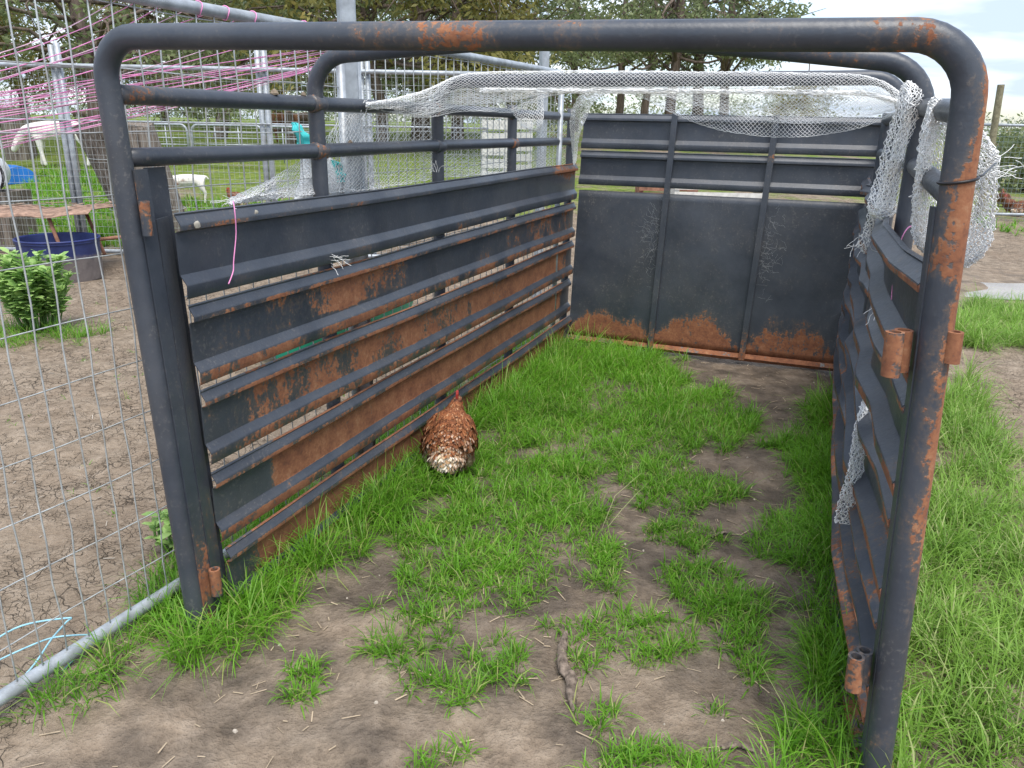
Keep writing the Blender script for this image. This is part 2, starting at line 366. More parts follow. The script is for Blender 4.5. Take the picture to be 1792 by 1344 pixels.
def axis(lo, hi, step, far_lo, far_hi):
    a = list(np.arange(lo, hi+1e-6, step)); st = step; x = hi
    while x < far_hi: st *= 1.22; x += st; a.append(x)
    st = step; x = lo; pre = []
    while x > far_lo: st *= 1.22; x -= st; pre.append(x)
    return np.array(pre[::-1]+a)
xs = axis(-3.4, 3.2, 0.034, -700, 700); ys = axis(0.7, 6.4, 0.034, -60, 900)
GX, GY = np.meshgrid(xs, ys, indexing='ij'); GZ = gz(GX, GY)
nx, ny = len(xs), len(ys)
idx = np.arange(nx*ny).reshape(nx, ny)
quads = np.stack([idx[:-1, :-1], idx[1:, :-1], idx[1:, 1:], idx[:-1, 1:]], -1).reshape(-1, 4)
ic = in_crate(GX, GY).astype(float)
gpatch = np.zeros_like(GX); nearm = (GX > -3.4) & (GX < 4) & (GY > 0.7) & (GY < 7)
gpatch[nearm] = grass_at(GX[nearm], GY[nearm], PATCH.keys())
damp = 0.05+0.64*ic; damp = np.where((GX > -0.95+0.39*(GY-2)) & (GY < 2.1) & (GX < 1.2), 0.53, damp)
damp = np.where((GX > 2.2) & (GY > 5.6) & (GY < 9), 0.4, damp)
green = np.where(GY > 10.2, 0.42+np.clip((GY-10.2)/14, 0, 0.35), -0.5)
green = np.where((GX > 1) & (GY > 9), np.where(GY > 12.5, 0.55, 0.1), green)
green = np.where((GX < -4) & (GY > 9.2) & (GY < 12.5), 0.62, green)
green = green+np.where(gpatch > 0, 0.55, 0)
ground = np_mesh('ground', np.stack([GX, GY, GZ], -1), quads, None, GROUND, None, True, {'damp': damp.ravel(), 'green': green.ravel()})
tag(ground, kind='structure')

# shallow muddy puddle on the track to the right
def puddle():
    m, t, b = mat('muddy_puddle_water', 0.12, 0.5); v = pos(t)
    c = ramp(t, noise(t, 3, 4, 0.5, v), [(0.3, (0.22, 0.165, 0.115)), (0.7, (0.33, 0.26, 0.19))]); t.links.new(c, b.inputs['Base Color'])
    bump(t, b, noise(t, 14, 2, 0.5, v), 0.05, 0.01)
    mb = MB(); n = 40; c0 = G(1762, 506); vs = [(c0[0], c0[1], 0.003)]
    for k in range(n):
        a = 2*math.pi*k/n; r = 1+0.25*math.sin(3*a+1)+0.12*math.sin(7*a)
        vs.append((c0[0]+math.cos(a)*1.5*r, c0[1]+math.sin(a)*0.42*r, 0.003))
    mb.add(vs, [(0, 1+k, 1+(k+1) % n) for k in range(n)])
    tag(mb.build('puddle', m), kind='structure')
puddle()

# ================================================================== STOCK CRATE
crate = empty('stock_crate', FL, 'rusting dark blue steel stock crate with hooped pipe frame, open at the near end', 'stock crate')
def cpart(o): return world_child(o, crate)
def sub(o, part):                      # sub-part modelled in world coordinates
    o.parent = part; o.matrix_parent_inverse = Matrix.Translation(-Vector(crate.location)).inverted() @ Matrix.Identity(4)
    o.matrix_parent_inverse = Matrix.Identity(4); return o
def onto(part, o): o.parent = part; return o      # sub-part of a part that sits at the world origin
def bend_path(p0, c0, c1, p1, r, n=9):  # post - bend - bar - bend - post
    pts = [p0]
    for a, c, b_ in ((p0, c0, c1), (c0, c1, p1)):
        u = (a-c)/np.linalg.norm(a-c); v = (b_-c)/np.linalg.norm(b_-c)
        for k in range(n):
            t_ = k/(n-1); q0 = c+u*r; q1 = c+v*r
            ang = t_*math.pi/2; pts.append(c+u*r*(1-math.sin(ang))+v*r*(1-math.cos(ang)))
    pts.append(p1); return pts
def densify(pts, step=0.06):
    o = [pts[0]]
    for a, b_ in zip(pts[:-1], pts[1:]):
        k = max(1, int(np.linalg.norm(b_-a)/step))
        o += [a+(b_-a)*i/k for i in range(1, k+1)]
    return o
def hoop(p0, c0, c1, p1, r, R, rust, arch=0.0):
    P = densify(bend_path(p0, c0, c1, p1, R))
    for q in P:                         # the crown of a hoop may bow up a little
        t_ = float(np.clip(((q-c0)@(c1-c0))/((c1-c0)@(c1-c0)), 0, 1)); q[2] += arch*math.sin(math.pi*t_)**1.2*(q[2] > 1.4)
    mb = MB(); mb.tube(P, r, 20); return cpart(mb.build('hoop', STEEL, None, True, {'rust': rust}))
HT = 1.627
FLt, FRt = V(-0.990, 2.007, HT), V(0.779, 1.454, HT-0.018)
def rust_front(c):
    x, y, z = c.T; right = np.clip((x-0.55)/0.25, 0, 1)
    side = np.clip((x-np.interp(z, [0, HT], [0.859, 0.779]))/0.03, -1, 1)   # outer flank of the right-hand post
    up_ = np.clip((z-0.80)/0.2, 0, 1)
    v = -0.50+right*(0.58+0.45*up_+0.40*side*(z > 0.25))+np.where((z > 1.5) & (x > -0.45) & (x < 0.3), 0.62, 0)+np.where((z > 1.5) & (x > 0.3) & (x < 0.72), 0.55, 0)
    v = v+right*0.06*(z < 0.75)
    v += np.where((x < -0.8) & (z < 0.3), 0.22*(1-z/0.3), 0)+np.where((x < -0.75) & (z > 1.5), 0.12, 0)
    return v
h1 = hoop(FL-UPZ*0.03, FLt, FRt, FR-UPZ*0.05, 0.0285, 0.10, rust_front)
H2L, H2R = L(0.80, 0, -0.035), V(1.10, 2.21, 0)
hoop(H2L, L(0.79, 1.645, -0.035), V(1.072, 2.20, 1.618), H2R, 0.0265, 0.115, lambda c: -0.40+0.4*(c[:, 2] > 1.52)*(c[:, 0] > 0.7)+0.4*((c[:, 2] > 1.4) & (c[:, 0] < -0.4)), 0.055)
H3L, H3R = L(1.68, 0, -0.035), V(1.40, 3.01, 0)
hoop(H3L, L(1.67, 1.615, -0.035), V(1.395, 3.01, 1.635), H3R, 0.0265, 0.12, lambda c: -0.35+0*c[:, 0])
for s, top in ((2.54, 1.545), (3.555, 1.55)):
    mb = MB(); mb.tube(densify([L(s, 0, -0.035), L(s, top, -0.035)]), 0.025, 16); cpart(mb.build('upright', STEEL, None, True, {'rust': lambda c: -0.2+0*c[:, 0]}))
mb = MB(); mb.tube(densify([V(1.725, 3.84, 0), V(1.715, 3.84, 1.53)]), 0.025, 16); cpart(mb.build('upright', STEEL, None, True, {'rust': lambda c: 0.1+0*c[:, 0]}))
mb = MB(); mb.tube(densify([V(2.08, 4.70, 0), V(2.10, 4.70, 1.53)]), 0.025, 16); cpart(mb.build('upright', STEEL, None, True, {'rust': lambda c: 0.25+0*c[:, 0]}))
def post_at(z, a=FL, b_=FLt): return a+(b_-a)*(z/HT)
for z in (1.500, 1.352):
    p = post_at(z); mb = MB(); mb.tube(densify([p+DL*0.01, p*0.5+L(0.79, z, -0.03)*0.5, L(0.79, z, -0.03), L(1.67, z+0.004, -0.03), L(2.54, z+0.003, -0.03), L(3.56, z, -0.03)]), 0.0235, 16)
    cpart(mb.build('rail', STEEL, None, True, {'rust': lambda c: -0.42+0.8*np.exp(-((c[:, 0]+0.93)/0.05)**2)}))
    p = post_at(z, FR, FRt); mb = MB(); mb.tube(densify([p, V(1.078, 2.20, z+0.012), V(1.39, 3.01, z), V(1.715, 3.84, z), V(2.09, 4.70, z)]), 0.0235, 16)
    cpart(mb.build('rail', STEEL, None, True, {'rust': lambda c: -0.2+0*c[:, 0]}))
# weld collars where rails meet the left uprights
for s in (0.79, 1.67, 2.54):
    for z in (1.500, 1.352):
        mb = MB(); mb.tube([L(s-0.033, z, -0.03), L(s-0.026, z, -0.03), L(s+0.026, z, -0.03), L(s+0.033, z, -0.03)], [0.0245, 0.029, 0.029, 0.0245], 14)
        cpart(mb.build('weld_collar', STEEL, None, True, {'rust': lambda c: 0.25+0*c[:, 0]}))

PROFILE = [(0.0, 0.001), (0.002, 0.007), (0.007, 0.005), (0.025, 0.019), (0.029, 0.0225), (0.033, 0.0235), (0.044, 0.0225), (0.047, 0.010), (0.050, 0.001), (0.10, 0.0), (0.145, 0.0), (0.160, 0.0005), (0.164, 0.003), (0.181, 0.019), (0.185, 0.0225), (0.189, 0.0235), (0.216, 0.0205), (0.221, 0.018), (0.224, 0.012)]
def rib_slat(frame, s0, s1, ztop, name, rust, hgt=0.224, wob=None, step=0.06, s_lean=0.0, thick=0.003, dep=1.0):
    k = hgt/0.224; ns = max(2, int((s1-s0)/step)+1); ss = np.linspace(s0, s1, ns); m = len(PROFILE); vs = []; A = []
    for side in (0, 1):
        for i, s in enumerate(ss):
            for j, (dz, o) in enumerate(PROFILE):
                z = ztop-dz*k; w_ = wob(s, z, dz) if wob else (0, 0)
                sk = s+(s_lean*dz if i == 0 else 0)
                vs.append(frame(sk, z+w_[1], o*dep+w_[0]-side*thick)); A.append((s, dz/0.224))
    fs = []; off = ns*m
    for i in range(ns-1):
        for j in range(m-1):
            a = i*m+j; fs.append((a, a+1, a+m+1, a+m)); fs.append((off+a, off+a+m, off+a+m+1, off+a+1))
    for j in range(m-1):
        fs.append((j, off+j, off+j+1, j+1)); a = (ns-1)*m+j; fs.append((a, a+1, off+a+1, off+a))
    for i in range(ns-1):
        a = i*m; fs.append((a, a+m, off+a+m, off+a)); a = i*m+m-1; fs.append((a, off+a, off+a+m, a+m))
    mb = MB(); mb.add(vs, fs); A = np.array(A)
    return cpart(mb.build(name, STEEL, None, rad(25), {'rust': lambda c: rust(A[:, 0], A[:, 1])}))
def ribs(t_):                           # undersides of the ribs rust first, the upper faces keep their paint
    under = ((t_ > 0.142) & (t_ < 0.215)) | (t_ > 0.835)
    top = ((t_ > 0.02) & (t_ < 0.142)) | ((t_ > 0.72) & (t_ < 0.835))
    return under, top
def mk(flat_fn, und=0.45, top=-0.25):
    def fn(s, t_):
        u, tp = ribs(t_); v = flat_fn(s, t_); return np.where(u, und, np.where(tp, top, v))
    return fn
g_ = lambda s, c, w_: np.exp(-((s-c)/w_)**2)
streak = lambda s: 0.55*sum(g_(s, c, 0.03) for c in (0.83, 1.70, 2.56))
tops = [1.212, 0.966, 0.714, 0.461, 0.200]
flats = [lambda s, t_: -0.45+0.5*np.clip((s-2.7)/0.8, 0, 1)+streak(s)*0.9,
         lambda s, t_: -0.20+0.80*g_(s, 0.85, 0.5)*(t_ < 0.7)+0.62*np.clip((s-1.7)/1.3, 0, 1)+streak(s)*0.75,
         lambda s, t_: 0.30+0.26*g_(s, 1.0, 0.5)+0.68*np.clip((s-1.1)/1.3, 0, 1)-1.0*np.clip((s-3.35)/0.2, 0, 1)-0.3*np.clip((0.35-s)/0.2, 0, 1),
         lambda s, t_: np.where(s < 0.38, -0.25, 0.95)-0.3*g_(s, 0.3, 0.12)+0.1*t_-1.5*np.clip((s-3.35)/0.15, 0, 1),
         lambda s, t_: 1.0-0.7*g_(s, 0.2, 0.12)-1.3*np.clip((s-3.4)/0.15, 0, 1)]
lw = np.random.default_rng(3)
lph = lw.uniform(0, 6, 10)
for i, (zt, fl) in enumerate(zip(tops, flats)):
    wob = (lambda i: lambda s, z, dz: (0.004*math.sin(2.1*s+lph[i])+0.003*math.sin(5.3*s+lph[i+5]), 0.004*math.sin(1.7*s+lph[i+5])))(i)
    fn = mk(fl, 0.50 if i else 0.08, (-0.35, -0.30, -0.26, -0.22, -0.05)[i])
    if i == 0:
        f0 = fn; fn = lambda s, t_, f0=f0: f0(s, t_)+np.where(t_ < 0.27, 0.85*np.clip((s-3.0)/0.25, 0, 1), 0)
    rib_slat(L, 0.085+0.012*i, LEN_L-0.005, zt, 'slat', fn, 0.228 if i < 4 else 0.215, wob, dep=0.85)
# right-hand side: the same slats, bashed out of line
RTOPS = [1.205, 0.958, 0.706, 0.452, 0.196]
rr = np.random.default_rng(11)
knots = np.concatenate([[0.05], np.linspace(0.3, LEN_R-0.05, 13)])
for i, zt in enumerate(RTOPS):
    ka = rr.normal(0, 0.012, len(knots)); kb = rr.normal(0, 0.012, len(knots)); kz = rr.normal(0, 0.010, len(knots))
    ka[0] = kb[0] = 0.0; kz[0] = 0; ka[-1] *= 0.3; kb[-1] *= 0.3
    ka[1:4] += (0.010, 0.014, 0.008); kb[1:4] += (0.0, 0.006, 0.008)
    if i == 0: kz[2:7] += 0.018; ka[2:5] += 0.02
    def wob(s, z, dz, ka=ka, kb=kb, kz=kz, bow=(0.25, 0.3, 0.25, 0.1, 0)[i]):
        t_ = dz/0.224; return (np.interp(s, knots, ka)*(1-t_)+np.interp(s, knots, kb)*t_+0.04*bow*math.sin(math.pi*min(1, s/1.7))*(s < 1.7), np.interp(s, knots, kz))
    fr_ = [lambda s, t_: 0.0+0*s, lambda s, t_: 0.02+0*s, lambda s, t_: 0.15+0*s, lambda s, t_: 0.4+0*s, lambda s, t_: 0.75+0*s][i]
    rib_slat(Rw, 0.035, LEN_R-0.01, zt, 'slat', mk(fr_, 0.60, (-0.05, -0.08, 0.0, 0.12, 0.4)[i]), 0.240 if i < 4 else 0.21, wob, 0.045, dep=1.7)
# back wall
for zt in (1.525, 1.298):
    rib_slat(B, 0.0, LEN_B, zt, 'slat', mk(lambda s, t_: -0.5+0*s, -0.4, -0.5), 0.215)
def sheet(s0, s1):
    off_ = {0: 0.0, 1: 0.05, 2: 0.06}[round(s0/0.6)]
    ns, nz = 14, 22; vs = []; A = []; c = (s0+s1)/2
    for side in (0, 1):
        for i in range(ns+1):
            for j in range(nz+1):
                s = s0+(s1-s0)*i/ns; z = 0.06+(1.048-0.06)*j/nz
                bulge = 0.010*math.sin(math.pi*i/ns)*math.sin(math.pi*j/nz)*(1 if c < 1 else -1)
                vs.append(B(s, z, 0.004+bulge-side*0.003)); A.append(((s-c)/(s1-s0), z))
    fs = []; m = nz+1; off = (ns+1)*m
    for i in range(ns):
        for j in range(nz):
            a = i*m+j; fs.append((a, a+m, a+m+1, a+1)); fs.append((off+a, off+a+1, off+a+m+1, off+a+m))
    for i in range(ns):
        a = i*m; fs.append((a, off+a, off+a+m, a+m)); a = i*m+nz; fs.append((a, a+m, off+a+m, off+a))
    A = np.array(A); mb = MB(); mb.add(vs, fs)
    rf = lambda co: -0.55+1.35*np.clip(1.45-(A[:, 1]-0.06)/(0.25*np.clip(1.15-2.6*np.abs(A[:, 0]+off_)**1.6, 0.15, 1)), 0, 1)
    cpart(mb.build('sheet', STEEL, None, True, {'rust': rf}))
for a, b_ in ((0.004, 0.583), (0.587, 1.179), (1.183, LEN_B-0.004)): sheet(a, b_)
for s in (0.585, 1.181):
    mb = MB(); z0, z1 = 0.03, 1.53
    for o_, w_ in ((0.040, 0.036),):
        P = [];
        for z in np.linspace(z0, z1, 26):
            for ds, oo in ((-w_/2, 0.006), (-w_/2, o_), (w_/2, o_), (w_/2, 0.006)): P.append(B(s+ds, z, oo))
        n_ = 26; fs = []
        for i in range(n_-1):
            for k in range(4):
                a = i*4+k; b2 = i*4+(k+1) % 4; fs.append((a, b2, b2+4, a+4))
        fs += [(3, 2, 1, 0), tuple((n_-1)*4+k for k in range(4))]
        mb.add(P, fs)
    cpart(mb.build('mullion', STEEL, None, rad(30), {'rust': lambda c, s=s: np.where(c[:, 2] < 0.25, 0.45, -0.5)+(1.0*g_(c[:, 2], 1.29, 0.05) if s > 1 else 0)}))
mb = MB(); P0, P1 = B(-0.01, 0.042, 0.012), B(LEN_B+0.01, 0.042, 0.012)
for i in range(30):
    a = P0+(P1-P0)*i/30; b_ = P0+(P1-P0)*(i+1)/30
mb.tube(densify([P0, P1]), 0.024, 4); cpart(mb.build('bottom_rail', STEEL, None, False, {'rust': lambda c: 0.72+0*c[:, 0]}))
# left end channel beside the front post (flat plate, angle lip) and its hinge tubes
def strip(s_lo, s_hi, o_a, o_b, z0, z1, rust, name, lean=True, th=0.005):
    mb = MB(); n_ = 30; P = []
    for z in np.linspace(z0, z1, n_):
        sh = (post_at(z)-FL-UPZ*z) if lean else V(0, 0, 0)
        for ds, oo in ((s_lo, o_a), (s_hi, o_b), (s_hi, o_b-th), (s_lo, o_a-th)): P.append(L(ds, z, oo)+sh*0.95)
    fs = []
    for i in range(n_-1):
        for k in range(4):
            a = i*4+k; b2 = i*4+(k+1) % 4; fs.append((a, b2, b2+4, a+4))
    fs += [(3, 2, 1, 0), tuple((n_-1)*4+k for k in range(4))]; mb.add(P, fs)
    return cpart(mb.build(name, STEEL, None, rad(30), {'rust': rust}))
strip(0.004, 0.050, 0.032, 0.028, 0.02, 1.325, lambda c: -0.22+0.75*(c[:, 2] > 1.17)*(c[:, 0] < -0.94)+0.6*(c[:, 2] < 0.35), 'end_channel')
strip(0.052, 0.118, 0.031, 0.006, 0.02, 1.20, lambda c: -0.12+0.25*(c[:, 2] < 0.4), 'end_channel')
strip(0.078, 0.150, -0.010, -0.012, 0.02, 1.325, lambda c: -0.5+0*c[:, 0], 'end_plate')
def lug(c, r, h, rust, n=18, th=0.006, axis_=None):
    mb = MB(); ax = UPZ if axis_ is None else axis_; c = V(*c); vs = []; fs = []
    for z, rr_ in ((0, r), (h, r), (h, r-th), (0, r-th)):
        for k in range(n): a = 2*math.pi*k/n; vs.append(c+ax*z+V(math.cos(a), math.sin(a), 0)*rr_)
    for q in range(4):
        for k in range(n): k2 = (k+1) % n; fs.append((q*n+k, q*n+k2, ((q+1) % 4)*n+k2, ((q+1) % 4)*n+k))
    mb.add(vs, fs); return onto(h1, mb.build('hinge_tube', STEEL, None, rad(40), {'rust': lambda co: rust+0*co[:, 0]}))
lug(L(0.045, 0.105, 0.050)+V(-0.006, 0, 0), 0.016, 0.085, 0.35)
lug(L(0.018, 1.165, 0.040)+V(-0.048, 0, 0), 0.013, 0.085, 0.45)
fr_ax = (FRt-FR)/np.linalg.norm(FRt-FR)
for z, h in ((1.01, 0.088), (0.275, 0.085)):
    p = post_at(z, FR, FRt)
    lug(p+V(-0.074, 0.012, 0), 0.0175, h, 0.40 if z > 0.5 else 0.7, axis_=fr_ax)
    lug(p+V(-0.046, 0.036, 0.004), 0.0175, h-0.006, 0.62, axis_=fr_ax)
lug(post_at(1.05, FR, FRt)+V(0.020, -0.024, 0), 0.0155, 0.060, 0.9, axis_=fr_ax)
# angle lip beside the right post, closing the ends of the slats
mb = MB(); n_ = 30; P = []
for z in np.linspace(0.02, 1.335, n_):
    p = post_at(z, FR, FRt)
    for d_ in (V(-0.030, 0.012, 0), V(-0.024, 0.040, 0), V(-0.019, 0.040, 0), V(-0.012, 0.006, 0)): P.append(p+d_)
fs = [(i*4+k, i*4+(k+1) % 4, (i+1)*4+(k+1) % 4, (i+1)*4+k) for i in range(n_-1) for k in range(4)]+[(3, 2, 1, 0), tuple((n_-1)*4+k for k in range(4))]
mb.add(P, fs); cpart(mb.build('angle_lip', STEEL, None, rad(30), {'rust': lambda c: -0.2+0*c[:, 0]}))
# longitudinal bottom plates
for fr_ in (lambda s: L(s, 0.012, -0.03), lambda s: Rw(s, 0.012, -0.03)):
    mb = MB(); mb.tube([fr_(s) for s in np.linspace(0.05, 3.4, 24)], 0.022, 6); cpart(mb.build('bottom_rail', STEEL, None, False, {'rust': lambda c: 0.8+0*c[:, 0]}))

#@@PART2@@
# ================================================================== GALVANISED MESH FENCE beside the crate
FA = V(-1.259, 1.67, 0); FE_ = V(0.411, 0.911, 0); FE_ = FE_/np.linalg.norm(FE_); FN = V(FE_[1], -FE_[0], 0)
def E_(s, z, o=0.0): return FA+FE_*s+FN*o+UPZ*z
def onplane(x, y, P, n):
    r = ray(x, y); return CAM+r*(np.dot(P-CAM, n)/np.dot(r, n))
def onE(x, y, o=0.0): return onplane(x, y, FA+FN*o, FN)
def onL(x, y, o=0.0): return onplane(x, y, FL+NL*o, NL)
wire_meshes = []
for k in range(5):
    mb = MB(); r_ = random.Random(k)
    pts = [(0.004*r_.uniform(-1, 1)*(0 < i < 14), 0.004*r_.uniform(-1, 1)*(0 < i < 14), 1.72*i/14) for i in range(15)]
    mb.tube(pts, 0.0023, 5); o = mb.build('vertical_wire', WIRE, None, True); wire_meshes.append(o.data); bpy.data.objects.remove(o)
def mesh_panel(s0, s1, label):
    e = empty('mesh_fence_panel', E_(s0, 0), label, 'fence panel', 'mesh fence panels beside the crate')
    def pipe(name, z, r, sag=0.0):
        mb = MB(); mb.tube([E_(s, z+sag*math.sin(math.pi*(s-s0)/(s1-s0))) for s in np.linspace(s0, s1, 14)], r, 14); world_child(mb.build(name, GALV, None, True), e)
    pipe('top_pipe', 1.745, 0.0175); pipe('bottom_pipe', 0.045, 0.0195)
    for s in (s0, s1):
        mb = MB(); mb.tube([E_(s, 0.02), E_(s, 1.745)], 0.0165, 12); world_child(mb.build('end_pipe', GALV, None, True), e)
    k = 0; s = s0+0.05
    while s < s1-0.02:
        o = bpy.data.objects.new('vertical_wire', wire_meshes[k % 5]); COL.objects.link(o); p = E_(s, 0.028, 0.003); o.parent = e
        o.location = p-E_(s0, 0); o.rotation_euler = (0, 0, random.uniform(0, 6)); k += 1; s += 0.0695
    for q in range(11):
        z = 0.17+0.155*q
        mb = MB(); mb.tube([E_(s, z+0.003*math.sin(9*s+q), -0.002) for s in np.linspace(s0, s1, 18)], 0.0019, 5); world_child(mb.build('horizontal_wire', WIRE, None, True), e)
mesh_panel(-0.75, 1.50, 'galvanised pipe and wire mesh panel standing nearest, left of the crate front')
mesh_panel(1.60, 3.70, 'galvanised wire mesh panel running behind the crate side netting')
def rhs_post(name, base, h, w_, label, group=None, lean=(0, 0)):
    mb = MB(); b_ = V(*base); t_ = b_+V(lean[0], lean[1], h); hw = w_/2; vs = []
    ang = 0.45; ca, sa = math.cos(ang), math.sin(ang)
    for p in (b_, t_):
        for dx, dy in ((-1, -0.8), (-0.8, -1), (0.8, -1), (1, -0.8), (1, 0.8), (0.8, 1), (-0.8, 1), (-1, 0.8)):
            vs.append(p+V((dx*ca-dy*sa)*hw, (dx*sa+dy*ca)*hw, 0))
    mb.add(vs, [(k, (k+1) % 8, 8+(k+1) % 8, 8+k) for k in range(8)]+[tuple(range(8, 16))])
    return tag(mb.build(name, GALV, None, rad(30)), label, 'fence post', group)
rhs_post('fence_post', E_(1.55, 0), 2.45, 0.058, 'tall galvanised square post rising behind the second hoop of the crate', 'galvanised fence posts')
p = at(948, 250, 6.4); rhs_post('fence_post', (p[0], p[1], 0), 2.15, 0.062, 'thinner galvanised post showing above the netting behind the back wall', 'galvanised fence posts')

# ------------------------------------------------------------------ pen fence at the back of the yard
BY = 8.6
def BP(x, z, o=0): return V(x, BY+o, z)
bf = empty('pen_fence', (-4, BY, 0), 'long galvanised pen fence with fine wire mesh at the back of the dirt yard', 'fence')
x0_, x1_ = -7.4, -0.3
def ptop(x): return 1.90
mb = MB(); mb.tube([BP(x, 1.93) for x in np.linspace(x0_, x1_, 10)], 0.024, 10); world_child(mb.build('top_pipe', GALV, None, True), bf)
mb = MB(); mb.tube([BP(x, 0.04) for x in np.linspace(x0_, x1_, 10)], 0.024, 10); world_child(mb.build('bottom_pipe', GALV, None, True), bf)
mb = MB(); mb.tube([BP(x, 1.40, 0.01) for x in np.linspace(x0_, x1_, 10)], 0.010, 8); world_child(mb.build('middle_rail', GALV, None, True), bf)
for px_ in (112, 463, 640):
    xb = at(px_, 230, BY)[0]
    for dx in (-0.032, 0.032):
        mb = MB(); mb.tube([BP(xb+dx, 0, 0.05), BP(xb+dx, 2.13+0.02*(dx > 0), 0.05)], 0.029, 10); world_child(mb.build('post', GALV, None, True), bf)
def strands_mesh(A, Bq, r, n=3):        # straight thin bars between point arrays -> verts, quads
    A = np.asarray(A, float); Bq = np.asarray(Bq, float); d = Bq-A; ln = np.linalg.norm(d, axis=1, keepdims=True)+1e-9; d = d/ln
    ref = np.where(np.abs(d[:, 2:3]) < 0.9, np.array([[0, 0, 1.0]]), np.array([[1.0, 0, 0]])); u = np.cross(d, ref); u /= np.linalg.norm(u, axis=1, keepdims=True); v = np.cross(d, u)
    r = np.broadcast_to(np.asarray(r, float).reshape(-1, 1), (len(A), 1))
    ring = [math.cos(2*math.pi*k/n)*u+math.sin(2*math.pi*k/n)*v for k in range(n)]
    vs = np.stack([A+r*q for q in ring]+[Bq+r*q for q in ring], 1)      # (m, 2n, 3)
    base = (np.arange(len(A))*2*n)[:, None]
    f = np.concatenate([base+np.array([[k, (k+1) % n, n+(k+1) % n, n+k]]) for k in range(n)], 0)
    return vs.reshape(-1, 3), f
A_ = []; B_ = []
for x in np.arange(x0_, x1_, 0.055): A_.append(BP(x, 0.04)); B_.append(BP(x, 1.92))
for z in np.arange(0.08, 1.92, 0.075): A_.append(BP(x0_, z, -0.003)); B_.append(BP(x1_, z, -0.003))
v_, f_ = strands_mesh(A_, B_, 0.0016); o = np_mesh('wire_mesh', v_, f_, None, WIRE, bf); world_child(o, bf); o['kind'] = 'stuff'

# ------------------------------------------------------------------ baling twine
PINK = plain('pink_twine', (0.88, 0.32, 0.60), 0.12, 0.5, 30)
PINK2 = plain('faded_pink_twine', (0.80, 0.50, 0.62), 0.15, 0.6, 30)
BLUE = plain('blue_twine', (0.30, 0.56, 0.66), 0.25, 0.5, 30)
pt = empty('pink_twine', E_(0, 1.5), 'fan of pink baling twine strung across the mesh panel at left', 'twine')
g1 = [(225, -14, 89), (258, -7, 97), (300, 0, 118), (345, 9, 136), (392, 15, 141), (440, 24, 160), (500, 33, 172), (560, 42, 180)]
g2 = [(598, 78, 168), (600, 84, 182), (596, 88, 190), (602, 92, 197), (590, 96, 199), (594, 99, 206), (600, 103, 213), (585, 106, 229), (596, 110, 243), (580, 113, 248), (602, 90, 258), (592, 108, 266), (598, 97, 172), (560, 118, 252), (600, 82, 160), (570, 112, 236)]
for q, (xa, ya, yb) in enumerate(g1+g2):
    a = onE(xa, ya, -0.02); b_ = onE(-70, yb+0.19*70*(1.6 if q < 8 else 0.8), -0.02)
    sg = random.uniform(0.0, 0.03); pts = []
    for t_ in np.linspace(0, 1, 16): pts.append(a+(b_-a)*t_-UPZ*sg*4*t_*(1-t_)+FN*0.002*math.sin(20*t_+q))
    mb = MB(); mb.tube(pts, random.uniform(0.0009, 0.0014), 5); world_child(mb.build('strand', PINK if q % 3 else PINK2, None, True), pt)
for xa, ya in ((345, 9), (392, 15), (440, 24), (530, 38)):
    c = onE(xa, ya); s_ = (c-FA)@FE_; mb = MB(); mb.tube([E_(s_+0.004*math.sin(k), 1.745+0.0195*math.cos(2*math.pi*k/14), 0.0195*math.sin(2*math.pi*k/14)) for k in range(15)], 0.0016, 5); world_child(mb.build('loop', PINK, None, True), pt)
def twine(name, pts, r, m, label, cat='twine'):
    P = np.array(pts, float); t0 = np.linspace(0, 1, len(P)); tt = np.linspace(0, 1, 6*len(P))
    P2 = catmull(P, tt); mb = MB(); mb.tube(list(P2), r, 6); return tag(mb.build(name, m, None, True), label, cat)
def catmull(P, tt):
    P = np.asarray(P, float); n = len(P); x = np.clip(np.asarray(tt)*(n-1), 0, n-1-1e-9); i = x.astype(int); f = (x-i).reshape((-1,)+(1,)*(P.ndim-1))
    p0 = P[np.maximum(i-1, 0)]; p1 = P[i]; p2 = P[np.minimum(i+1, n-1)]; p3 = P[np.minimum(i+2, n-1)]
    return 0.5*((2*p1)+(-p0+p2)*f+(2*p0-5*p1+4*p2-p3)*f**2+(-p0+3*p1-3*p2+p3)*f**3)
twine('twine_strand', [onL(408, 352, 0.03), onL(411, 372, 0.046), onL(413, 410, 0.042), onL(409, 455, 0.044), onL(408, 475, 0.046), onL(400, 497, 0.05)], 0.0017, PINK, 'single mauve twine strand hanging down the top slat of the left side')
twine('twine_strand', [at(1603, 396, 1.95), at(1590, 398, 1.93), at(1577, 420, 1.92), at(1566, 465, 1.92), at(1560, 525, 1.92)], 0.0016, PINK, 'pink twine strand hanging on the dented right side')
twine('twine_strand', [V(*G(-40, 1140)), V(*G(40, 1122))+UPZ*0.05, V(*G(125, 1112))+UPZ*0.06, V(*G(120, 1115))+UPZ*0.05, V(*G(95, 1145))+UPZ*0.05, V(*G(60, 1190))+UPZ*0.04, V(*G(0, 1240))+UPZ*0.02, V(*G(-30, 1265))], 0.0028, BLUE, 'pale blue baling twine knotted low on the mesh panel at lower left')
twine('twine_strand', [V(*G(-40, 1185))+UPZ*0.02, V(*G(60, 1150))+UPZ*0.04, V(*G(110, 1140))+UPZ*0.05, V(*G(172, 1123))+UPZ*0.02, V(*G(150, 1140))+UPZ*0.01, V(*G(110, 1180))+UPZ*0.01], 0.0026, BLUE, 'second blue twine lying across the bottom pipe at lower left')

